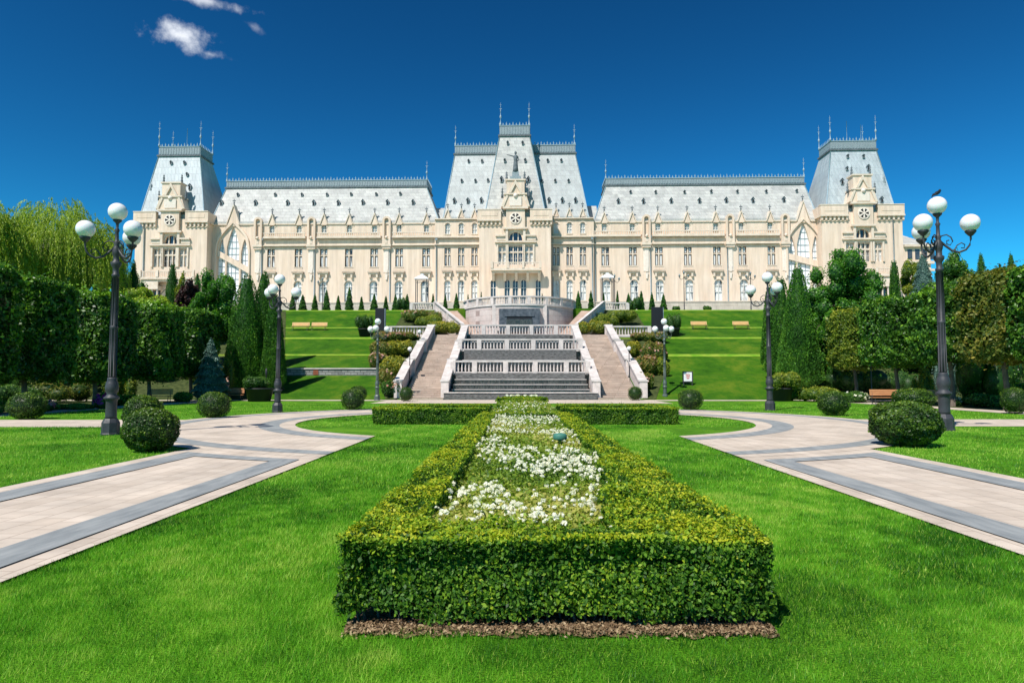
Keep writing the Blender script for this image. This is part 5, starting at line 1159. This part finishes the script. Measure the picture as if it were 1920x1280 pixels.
# a few bare stems under the front
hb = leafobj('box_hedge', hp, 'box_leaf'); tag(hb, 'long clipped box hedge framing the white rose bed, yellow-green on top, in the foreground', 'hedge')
mb = MB()
for k in range(46):
    x = HX0+.06+(HX1-HX0-.12)*k/45+random.uniform(-.02,.02); y = 4.28+random.uniform(0,.15); mb.tube([(x,y,0),(x+random.uniform(-.03,.03),y,.09),(x+random.uniform(-.08,.08),y-.01,.24)], [.009,.007,.004], 4)
mb.build('stem', M['bark'], hb)
def frame_hedge(x0, x1, y0, y1, label, seed):
    w = .45; a = []
    kk = dict(unev=.03, base=.34, topbase=.72, split=.10)
    a += hedge_piece(x0,x1,y0,y0+w,.04,.56,15000,.026,seed,faces='xXyZ',**kk); a += hedge_piece(x0,x1,y1-w,y1,.04,.56,8000,.028,seed+1,faces='xXyZ',**kk)
    a += hedge_piece(x0,x0+w,y0+w*.6,y1-w*.6,.04,.56,4500,.027,seed+2,faces='xXZ',**kk) if abs(x0) > abs(x1) else hedge_piece(x1-w,x1,y0+w*.6,y1-w*.6,.04,.56,4500,.027,seed+2,faces='xXZ',**kk)
    o = leafobj('box_hedge', a, 'box_leaf'); return tag(o, label, 'hedge', 'low clipped hedges crossing the rose bed')
frame_hedge(-4.95,-1.0,23.4,27.2,'low rectangular clipped hedge left of the far rose bed',21); frame_hedge(1.5,5.5,23.4,27.2,'low rectangular clipped hedge right of the far rose bed',31)
a = hedge_piece(-1.1,1.6,36.3,36.8,.03,.60,5000,.035,40,faces='xXyZ',unev=.04,base=.5,topbase=.7); Nn = sph(4000); P = np.stack([Nn[:,0]*1.45,Nn[:,1]*1.45,np.abs(Nn[:,2])*.28+.38],1)+np.array([.25,37.2,0]); V, F_ = leafarr(P,Nn,.035,.6,.8); a += [(V,F_,tonef(P,2,5,.6,.1)), ballq((.25,37.2,.4),1,(1.35,1.35,.22))]
o = leafobj('box_hedge', a, 'box_leaf'); tag(o, 'small rounded yellow-green hedge at the foot of the fountain', 'hedge', 'low clipped hedges crossing the rose bed')
def bedleaves(x0,x1,y0,y1,z,amp,n,size,seed,m='rose_leaf'):
    P = np.stack([rng.uniform(x0,x1,n), rng.uniform(y0,y1,n), np.zeros(n)],1); P[:,2] = z+amp*sn(P,2.2,seed)+amp*.6*sn(P,7,seed+1)+rng.normal(size=n)*amp*.5-np.abs(rng.normal(size=n))*.03
    Nn = np.tile([0,-.15,1.],(n,1))+rng.normal(size=(n,3))*.35; V, F_ = leafarr(P,norm(Nn),size,.6,.6); T = .54+.40*sn(P,1.3,seed+5)+rng.normal(size=n)*.2; return [(V,F_,T)]
a = bedleaves(HX0+.42,HX1-.42,4.7,9.5,.40,.05,34000,.022,50)+bedleaves(HX0+.42,HX1-.42,9.5,20.6,.42,.05,20000,.03,51)+[boxq(HX0+.42,HX1-.42,4.75,20.5,.03,.30)]
rb = leafobj('rose_bed', a, 'rose_leaf'); tag(rb, 'white rose bed inside the long foreground box hedge', 'rose bed', kind='stuff')
def blossoms(spec, parent, name='rose_blossoms', m='petal'):
    parts = []
    for (x, y, z, r) in spec:
        k = 11; Nn = sph(k); Nn[:,2] = np.abs(Nn[:,2])*.8; Nn[:,1] -= .2; Nn = norm(Nn); P = np.array([x,y,z])+Nn*r*.55*np.array([1,1,.8]); V, F_ = leafarr(P,Nn,r*.62,.85,.5); parts.append((V,F_,rng.random(k)*.8+.2))
    V, F_, T = joinq(parts); return link(name, fast_mesh(name, V, F_, M[m], T), parent)
sp = []
for (px, py, w) in ((897,942,34),(886,950,20),(910,950,18),(829,962,24),(848,955,20),(856,968,14),(868,915,16),(872,925,14),(818,952,12),(1090,935,16),(1105,930,14),(1110,945,12),(1060,945,10),(1012,960,22),(1040,968,22),(1025,975,18),(985,975,16),(960,962,14),(975,945,12),(1060,968,14),(1110,965,12),(1130,970,14),(1145,985,12),(1002,978,14),(930,930,9),(940,925,9)):
    z = .50+random.uniform(0,.06); g = G(px, py, z); 
    for q in range(3 if w > 15 else 2): r = w*g.y/FPX*.34; sp.append((g.x+random.uniform(-r,r), g.y+random.uniform(-r,r), z+random.uniform(-.3,.5)*r, r*random.uniform(.6,.9)))
cs = [(rng.uniform(HX0+.5,HX1-.5), 4.95+15.3*rng.random()**1.15) for _ in range(215)]
for (x, y) in cs:
    if x > .58+(y-4.7)*.10 and random.random() < .85: continue
    if sn(np.array([[x,y,0.]]),1.6,77)[0] < -.45: continue
    for q in range(random.randint(4,14)):
        xx = min(HX1-.48, max(HX0+.48, x+rng.normal()*.13)); sp.append((xx, max(4.85, y+rng.normal()*.2), .465+rng.normal()*.03, random.uniform(.014,.036)))
blossoms(sp, rb)
a = bedleaves(-1.0,1.5,21.2,36,.36,.05,9000,.05,52,'rose_leaf')+bedleaves(-4.6,-1.0,23.8,26.8,.2,.04,3000,.05,53)+bedleaves(1.5,5.1,23.8,26.8,.2,.04,3000,.05,54)+[boxq(-1.0,1.5,21.2,36,.03,.28)]
rb2 = leafobj('rose_bed', a, 'rose_leaf'); tag(rb2, 'low yellow-green planting with sparse white flowers, behind the long rose bed', 'flower bed', kind='stuff')
blossoms([(rng.uniform(-.9,1.4), rng.uniform(21.5,36), .40+rng.normal()*.03, random.uniform(.02,.045)) for _ in range(130)]+[(rng.uniform(-.7,1.0)+.1, rng.uniform(36.6,37.8), .68, random.uniform(.04,.09)) for _ in range(34)]+[(rng.uniform(-2.6,-1.2), rng.uniform(24,27), .3, .03) for _ in range(10)], rb2)
# ------------------------------------------------------------ clipped ball bushes
bg_ = 'clipped round bushes along the paths'
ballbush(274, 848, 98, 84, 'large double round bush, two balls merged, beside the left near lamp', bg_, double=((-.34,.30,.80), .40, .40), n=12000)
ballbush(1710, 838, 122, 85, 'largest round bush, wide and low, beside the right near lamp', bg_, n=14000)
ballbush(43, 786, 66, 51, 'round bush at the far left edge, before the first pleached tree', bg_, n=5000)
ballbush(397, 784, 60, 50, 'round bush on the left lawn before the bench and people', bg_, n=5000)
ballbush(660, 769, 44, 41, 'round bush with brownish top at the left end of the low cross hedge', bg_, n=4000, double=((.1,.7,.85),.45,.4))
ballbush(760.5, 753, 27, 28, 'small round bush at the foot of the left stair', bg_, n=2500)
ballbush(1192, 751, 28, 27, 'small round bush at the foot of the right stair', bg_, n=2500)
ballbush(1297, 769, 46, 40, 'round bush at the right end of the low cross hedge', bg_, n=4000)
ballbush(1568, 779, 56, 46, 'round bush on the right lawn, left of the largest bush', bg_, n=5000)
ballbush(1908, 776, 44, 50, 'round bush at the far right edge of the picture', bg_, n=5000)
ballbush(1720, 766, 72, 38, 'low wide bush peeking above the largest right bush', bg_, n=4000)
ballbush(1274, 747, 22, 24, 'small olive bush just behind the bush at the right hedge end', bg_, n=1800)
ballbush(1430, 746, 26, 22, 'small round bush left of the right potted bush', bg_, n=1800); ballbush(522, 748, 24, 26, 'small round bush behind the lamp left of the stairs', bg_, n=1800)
# ------------------------------------------------------------ trees: left side
pg = 'box-clipped pleached lindens in a row'
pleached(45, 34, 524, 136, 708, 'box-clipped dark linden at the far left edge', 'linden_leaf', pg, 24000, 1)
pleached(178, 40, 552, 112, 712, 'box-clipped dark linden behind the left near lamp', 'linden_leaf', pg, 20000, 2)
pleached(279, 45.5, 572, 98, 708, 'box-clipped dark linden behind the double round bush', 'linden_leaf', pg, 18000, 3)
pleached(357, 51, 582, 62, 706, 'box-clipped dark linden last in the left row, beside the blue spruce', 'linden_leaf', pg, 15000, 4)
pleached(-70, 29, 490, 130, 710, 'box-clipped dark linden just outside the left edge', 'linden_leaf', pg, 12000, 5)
willow(98, 58, 396, 215, 590, 'bright green weeping willow rising above the left lindens', 5, 52000)
willow(-35, 52, 398, 120, 560, 'bright green weeping willow cut by the left edge', 6, 30000)
broadleaf(196, 68, 438, 64, 'dark round tree between the willow and the palace corner', 'shrub_leaf', n=12000, seed=9)
cone_tree(244, 70, 486, 36, 'small green conifer in front of the palace corner, left of two', n=7000, seed=10, p=.6, group='conifers before the left tower')
cone_tree(318, 76, 490, 36, 'dark pointed conifer before the left tower arcade', n=7000, seed=11, p=.55, group='conifers before the left tower')
cone_tree(365, 78, 508, 24, 'slim conifer between the left tower and the maple', n=4000, seed=12, p=.6, group='conifers before the left tower')
broadleaf(262, 60, 541, 130, 'low yellow-green tree above the left lindens', 'willow_leaf', n=14000, seed=13, botpy=610, group='trees behind the left lindens')
broadleaf(333, 70, 503, 22, 'thin yellowish tree beside the dark conifer', 'yellow_leaf', n=4000, seed=14)
broadleaf(349, 66, 524, 44, 'small purple-leaved tree beside the maple', 'purple_leaf', n=7000, seed=15, botpy=600)
broadleaf(398, 60, 497, 100, 'bright green maple before the left gothic window', 'maple_leaf', n=20000, seed=16, botpy=668, ncl=48, cl=.22)
broadleaf(240, 74, 505, 60, 'bright green tree left of the palace corner', 'maple_leaf', n=8000, seed=17)
tg1 = 'tall thujas left of the slope'
cone_tree(460, 55, 512, 86, 'tall broad thuja, leftmost of the left group', n=22000, seed=20, p=.52, group=tg1)
cone_tree(492, 59, 505, 62, 'tall pointed thuja, middle of the left group', n=18000, seed=21, p=.6, group=tg1)
cone_tree(512, 54.5, 545, 50, 'tall thuja at the edge of the left lawn slope', n=16000, seed=22, p=.5, group=tg1)
cone_tree(394, 49.5, 632, 74, 'blue-green spruce right of the left lindens', 'spruce_leaf', n=14000, seed=23, p=.85, name='spruce', layers=8)
shrub(428, 53, 672, 30, 'yellow-green shrub right of the blue-green spruce', 'yellow_leaf', n=3000, seed=24)
sg = 'dark shrubs under the left lindens'
for i, (px, d, tp, w, lab, lf, fl, nf) in enumerate([
  (-30, 30, 740, 150, 'dark low shrub at the left edge under the lindens', 'linden_leaf', None, 0), (20, 38, 720, 120, 'dark shrub behind the far left round bush', 'shrub_leaf', None, 0),
  (82, 33, 752, 70, 'pink-flowering shrub right of the far left round bush', 'shrub_leaf', 'pink', 60), (140, 35.5, 758, 84, 'dark low hedge shrub behind the left lawn', 'linden_leaf', None, 0),
  (193, 36, 737, 36, 'magenta-flowering shrub behind the left near lamp', 'shrub_leaf', 'magenta', 90), (110, 46, 718, 110, 'reddish shrub beneath the first two lindens', 'brown_leaf', None, 0),
  (228, 47, 690, 60, 'yellowish shrub between the second and third linden', 'yellow_leaf', None, 0), (250, 41, 740, 70, 'dark shrub behind the double round bush', 'linden_leaf', None, 0),
  (340, 47, 735, 60, 'dark green shrub right of the left orange bench', 'linden_leaf', None, 0), (180, 56, 690, 130, 'large dark shrub in the shade behind the lindens', 'linden_leaf', None, 0),
  (300, 58, 680, 110, 'large dark shrub behind the third linden', 'linden_leaf', None, 0), (40, 54, 680, 150, 'large dark shrub behind the first linden', 'linden_leaf', None, 0), (385, 56, 690, 60, 'dark shrub behind the blue-green spruce', 'linden_leaf', None, 0), (-90, 50, 670, 160, 'large dark shrub beyond the left edge', 'linden_leaf', None, 0)]):
    shrub(px, d, tp, w, lab, lf, n=5500, seed=70+i, group=sg, fl=fl, nfl=nf, flsize=.12)
# right side
tg2 = 'tall thujas right of the slope'
cone_tree(1500, 54, 492, 84, 'tallest thuja, rightmost of the right group', n=24000, seed=30, p=.58, group=tg2)
cone_tree(1467, 57, 516, 64, 'tall thuja in the middle of the right group', n=18000, seed=31, p=.5, group=tg2)
cone_tree(1449, 60, 530, 44, 'slim dark thuja at the edge of the right lawn slope', n=14000, seed=32, p=.45, group=tg2)
broadleaf(1592, 62, 463, 146, 'bright green maple before the right tower', 'maple_leaf', n=26000, seed=33, botpy=640, ncl=56, cl=.22)
broadleaf(1550, 55, 570, 74, 'grey-green shrubby tree right of the tallest thuja', 'maple_leaf', n=12000, seed=34, botpy=715, cl=.24)
broadleaf(1560, 64, 560, 40, 'purple-brown small tree under the right maple', 'purple_leaf', n=6000, seed=35, botpy=640)
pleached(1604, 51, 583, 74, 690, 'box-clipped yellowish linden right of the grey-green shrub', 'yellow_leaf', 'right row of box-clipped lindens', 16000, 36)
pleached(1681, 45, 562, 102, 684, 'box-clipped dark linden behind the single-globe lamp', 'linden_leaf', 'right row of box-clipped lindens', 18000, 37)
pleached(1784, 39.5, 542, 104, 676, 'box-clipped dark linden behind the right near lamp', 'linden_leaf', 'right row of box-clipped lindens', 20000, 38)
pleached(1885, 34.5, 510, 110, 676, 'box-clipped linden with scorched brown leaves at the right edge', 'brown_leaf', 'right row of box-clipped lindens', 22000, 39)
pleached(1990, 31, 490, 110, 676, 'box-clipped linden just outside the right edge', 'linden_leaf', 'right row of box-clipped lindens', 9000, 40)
cone_tree(1683, 80, 486, 22, 'slim column cypress before the right palace tower', n=8000, seed=41, p=.3, name='cypress')
cone_tree(1603, 78, 468, 34, 'dark pointed tree behind the right maple', n=6000, seed=42, p=.6, name='conifer')
cone_tree(1738, 76, 470, 76, 'blue spruce between the cypress and the right lamp', 'spruce_leaf', n=14000, seed=43, p=.8, name='spruce', layers=9)
broadleaf(1716, 84, 484, 50, 'light yellow-green tree right of the cypress', 'yellow_leaf', n=9000, seed=44)
broadleaf(1798, 74, 477, 74, 'dark rounded pine right of the near right lamp', 'linden_leaf', n=13000, seed=45)
cg = 'pointed conifers at the right skyline'
cone_tree(1848, 78, 471, 32, 'small pointed conifer on the right skyline, left of two', n=7000, seed=46, p=.6, group=cg); cone_tree(1905, 78, 471, 30, 'small pointed conifer on the right skyline, at the edge', n=7000, seed=47, p=.6, group=cg)
broadleaf(1870, 70, 506, 130, 'light green tree mass under the skyline conifers', 'willow_leaf', n=14000, seed=48, botpy=600); broadleaf(1790, 62, 520, 110, 'mid green tree behind the dark right linden', 'shrub_leaf', n=12000, seed=49, botpy=620)
sg = 'shrubs under the right lindens'
for i, (px, d, tp, w, lab, lf, fl, nf) in enumerate([
  (1846, 42, 636, 130, 'large dark glossy shrub between the right lamp and the edge', 'linden_leaf', 'petal', 26), (1772, 50, 662, 62, 'weeping blue-green shrub behind the right near lamp', 'spruce_leaf', None, 0),
  (1733, 46, 690, 44, 'golden orange shrub beneath the dark right linden', 'gold_leaf', None, 0), (1600, 54, 690, 130, 'dark mixed shrub behind the yellowish linden', 'shrub_leaf', None, 0), (1530, 48.5, 724, 90, 'low light green shrubs at the edge of the right lawn', 'yellow_leaf', None, 0),
  (1600, 47, 732, 70, 'low white-flowering shrub left of the right benches', 'shrub_leaf', 'petal', 24), (1850, 38.5, 738, 92, 'low clipped hedge shrub behind the right lawn', 'shrub_leaf', None, 0), (1940, 37, 715, 80, 'dark shrub at the right edge behind the round bush', 'linden_leaf', None, 0),
  (1690, 54, 690, 110, 'green shrub behind the right orange bench', 'shrub_leaf', None, 0), (1790, 40, 745, 50, 'pale flowering shrub behind the right lamp base', 'shrub_leaf', 'petal', 30), (1545, 58, 690, 70, 'orange-tinged shrub right of the tallest thuja', 'rust_leaf', None, 0),
  (1940, 50, 640, 150, 'large dark shrub beyond the right edge', 'linden_leaf', None, 0), (1700, 60, 660, 160, 'large shaded shrub mass behind the right lindens', 'linden_leaf', None, 0), (1490, 50.5, 722, 60, 'dark shrub at the foot of the tallest thuja', 'shrub_leaf', None, 0), (1830, 58, 640, 130, 'large dark shrub behind the scorched linden', 'linden_leaf', None, 0)]):
    shrub(px, d, tp, w, lab, lf, n=5500, seed=90+i, group=sg, fl=fl, nfl=nf, flsize=.12)
# shrubs on the slopes beside the stairs
fg = 'orange and golden shrubs beside the stairs'
for i, (px, d, tp, w, lab, lf) in enumerate([
  (722, 69, 622, 36, 'green and orange shrub under the left landing balustrade', 'rust_leaf'), (755, 69.5, 624, 46, 'orange shrub beside the left black tower lamp', 'rust_leaf'), (720, 62.5, 642, 44, 'green shrub with pinkish tips right of the left greenish lamp', 'rust_leaf'), (750, 63, 640, 50, 'golden shrub in the middle of the left stair bank', 'gold_leaf'),
  (735, 58.5, 668, 54, 'bright golden shrub below the middle of the left stair bank', 'gold_leaf'), (712, 59.5, 664, 34, 'orange-tipped shrub above the left retaining wall', 'rust_leaf'), (732, 55.6, 694, 30, 'pink and green shrub below the left retaining wall', 'rust_leaf'), (738, 53.4, 716, 36, 'green shrub with pink flowers at the left stair foot', 'shrub_leaf'),
  (795, 80, 583, 70, 'orange and green shrub below the left terrace balustrade', 'rust_leaf'), (836, 74, 604, 56, 'golden shrub at the head of the left stair', 'gold_leaf'), (812, 77, 593, 50, 'olive shrub between terrace and left landing', 'yellow_leaf'), (778, 70, 631, 24, 'small green shrub at the left landing parapet', 'shrub_leaf'),
  (1196, 69.5, 626, 36, 'orange shrub under the right landing balustrade', 'rust_leaf'), (1222, 69, 624, 40, 'green and orange shrub behind the right greenish lamp', 'rust_leaf'), (1190, 63.5, 642, 36, 'golden shrub beside the right stair parapet', 'gold_leaf'), (1222, 62, 643, 46, 'orange-tipped shrub in the right stair bank', 'rust_leaf'),
  (1208, 58.5, 668, 46, 'rust coloured shrub low on the right stair bank', 'rust_leaf'), (1232, 58.5, 672, 30, 'green shrub at the outer edge of the right stair bank', 'yellow_leaf'), (1210, 55, 700, 26, 'small reddish shrub at the right stair foot', 'rust_leaf'),
  (1150, 80, 584, 70, 'olive and orange shrub below the right terrace balustrade', 'yellow_leaf'), (1110, 74, 602, 60, 'golden shrub at the head of the right stair', 'gold_leaf'), (1132, 77, 594, 46, 'olive shrub between terrace and right landing', 'yellow_leaf')]):
    shrub(px+(-4 if px < 960 else 4), d, tp-2, w*1.28, lab, lf, n=6500, seed=120+i, group=fg, lsize=.065, deep=.7, fl='blush' if lf in ('rust_leaf','shrub_leaf') else None, nfl=26, flsize=.13)
# small conifers along the lawn edge
cg = 'small pointed conifers along the top of the lawn'
cl_ = [(546,550,14),(565,551,18),(588,550,14),(610,541,16),(632,553,12),(653,537,18),(676,555,11),(700,550,16),(722,554,11),(740,551,14),(762,551,15),(811,550,9),(834,552,10),(855,549,14),(877,551,6),(902,546,6),(1017,549,6),(1085,544,15),(1109,544,14),(1133,547,7),(1159,544,8),(1180,549,14),(1204,544,15),(1224,547,13),(1246,550,15)]
for i, (px, tp, w) in enumerate(cl_):
    side = 'left' if px < 960 else 'right'; k = ['first','second','third','fourth','fifth','sixth','seventh','eighth','ninth','tenth','eleventh','twelfth','thirteenth','fourteenth','fifteenth','sixteenth'][i if px < 960 else len(cl_)-1-i]
    cone_tree(px, 87 if not (860 < px < 1030) else 91, tp, w*1.1, 'small pointed conifer before the palace, %s from the %s thujas' % (k, side), n=1500, seed=150+i, p=.8, group=cg, name='small_conifer', lsize=.08, layers=4)
for px, tp, w, lab in ((752,558,26,'small leafy bush between two conifers left of the kiosk'),(1192,557,30,'small leafy bush between two conifers right of the kiosk'),(1270,574,18,'tiny bush at the right lawn top, left of the lantern post'),(1330,573,22,'tiny bush at the right lawn top, between lantern posts')):
    shrub(px, 87, tp, w, lab, 'shrub_leaf', n=1500, seed=200+int(px), lsize=.08, group='small bushes at the lawn top')
# ------------------------------------------------------------ grass blades
def blades(name, n, x0, x1, y0, y1, hgt, wid, seed, ok):
    rg = np.random.default_rng(seed); P = np.stack([rg.uniform(x0,x1,n), rg.uniform(y0,y1,n), np.zeros(n)],1); P = P[ok(P[:,0],P[:,1])]; n = len(P)
    a = rg.random(n)*2*pi; L = hgt*(.55+.75*rg.random(n))*(1+.25*sn(P,1.7,seed)); lean = L*(.25+.6*rg.random(n)); b = a+rg.normal(size=n)*.9
    d = np.stack([np.cos(a),np.sin(a),np.zeros(n)],1)*(wid*(.6+.7*rg.random(n)))[:,None]; ln = np.stack([np.cos(b)*lean*.8+.15*lean,np.sin(b)*lean*.8,L],1)
    V = np.stack([P-d,P+d,P+ln],1).reshape(-1,3); F_ = np.arange(3*n).reshape(-1,3)
    T = .55+.50*sn(P,.9,99,5)+.32*sn(P,5,98)+.22*sn(P,15,97)+rg.normal(size=n)*.15
    T = np.where(rg.random(n) < .06, 1.0, T)
    return V, F_, T
def inpath(x, y): 
    r = np.hypot(x-AX, y-YC)
    return (((x > -7.15) & (x < -3.8)) | ((x > 4.3) & (x < 7.65))) & (y < 15) | ((r > 8.05) & (r < 12.7) & (np.abs(x-AX) > 4.05)) | ((y > 22) & (y < 26.6) & (np.abs(x) > 11)) | (y > 49.5)
def lawn(x, y): 
    hedge = (x > HX0+.02) & (x < HX1-.02) & (y > 4.13+.05*np.sin(x*9)) & (y < 21) | (y > 23.3) & (y < 27.3) & (x > -5) & (x < 5.5)
    return ~inpath(x, y) & ~hedge
bl = [blades('a', 210000, -4.0, 4.5, 2.4, 5.2, .033, .0017, 1, lawn), blades('b', 190000, -3.95, 4.45, 5.2, 9.5, .036, .0028, 2, lawn), blades('c', 110000, -3.95, 4.45, 9.5, 23, .042, .0048, 3, lawn),
      blades('d', 60000, -17, -7.0, 9, 23, .042, .006, 4, lawn), blades('e', 60000, 7.5, 18, 9, 23, .042, .006, 5, lawn), blades('f', 36000, -9, 9.5, 22, 34, .05, .009, 6, lawn), blades('g', 40000, -22, 22, 26.7, 44, .05, .012, 7, lawn)]
V, F_, T = joinq(bl); gm = fast_mesh('lawn', V, F_, M['blade'], np.clip(T,0,1)); go = link('lawn', gm); tag(go, 'short mown green grass of the lawns', 'grass', kind='stuff')
# dry clippings and dead leaves on the mulch
n = 5200; P = np.stack([rng.uniform(-1.03,1.53,n), 4.17+rng.normal(size=n)*.05, rng.random(n)*.02+.015],1); V, F_ = leafarr(P, np.tile([0,-.2,1.],(n,1)), .013, .5, .6)
mo = link('dead_leaves', fast_mesh('dead_leaves', V, F_, leafmat('dry_leaf_litter', [(.07,.04,.02),(.19,.12,.06),(.42,.31,.18)], .8, .1), rng.random(n))); tag(mo, 'dry brown leaf litter at the foot of the front hedge', 'leaf litter', kind='stuff')
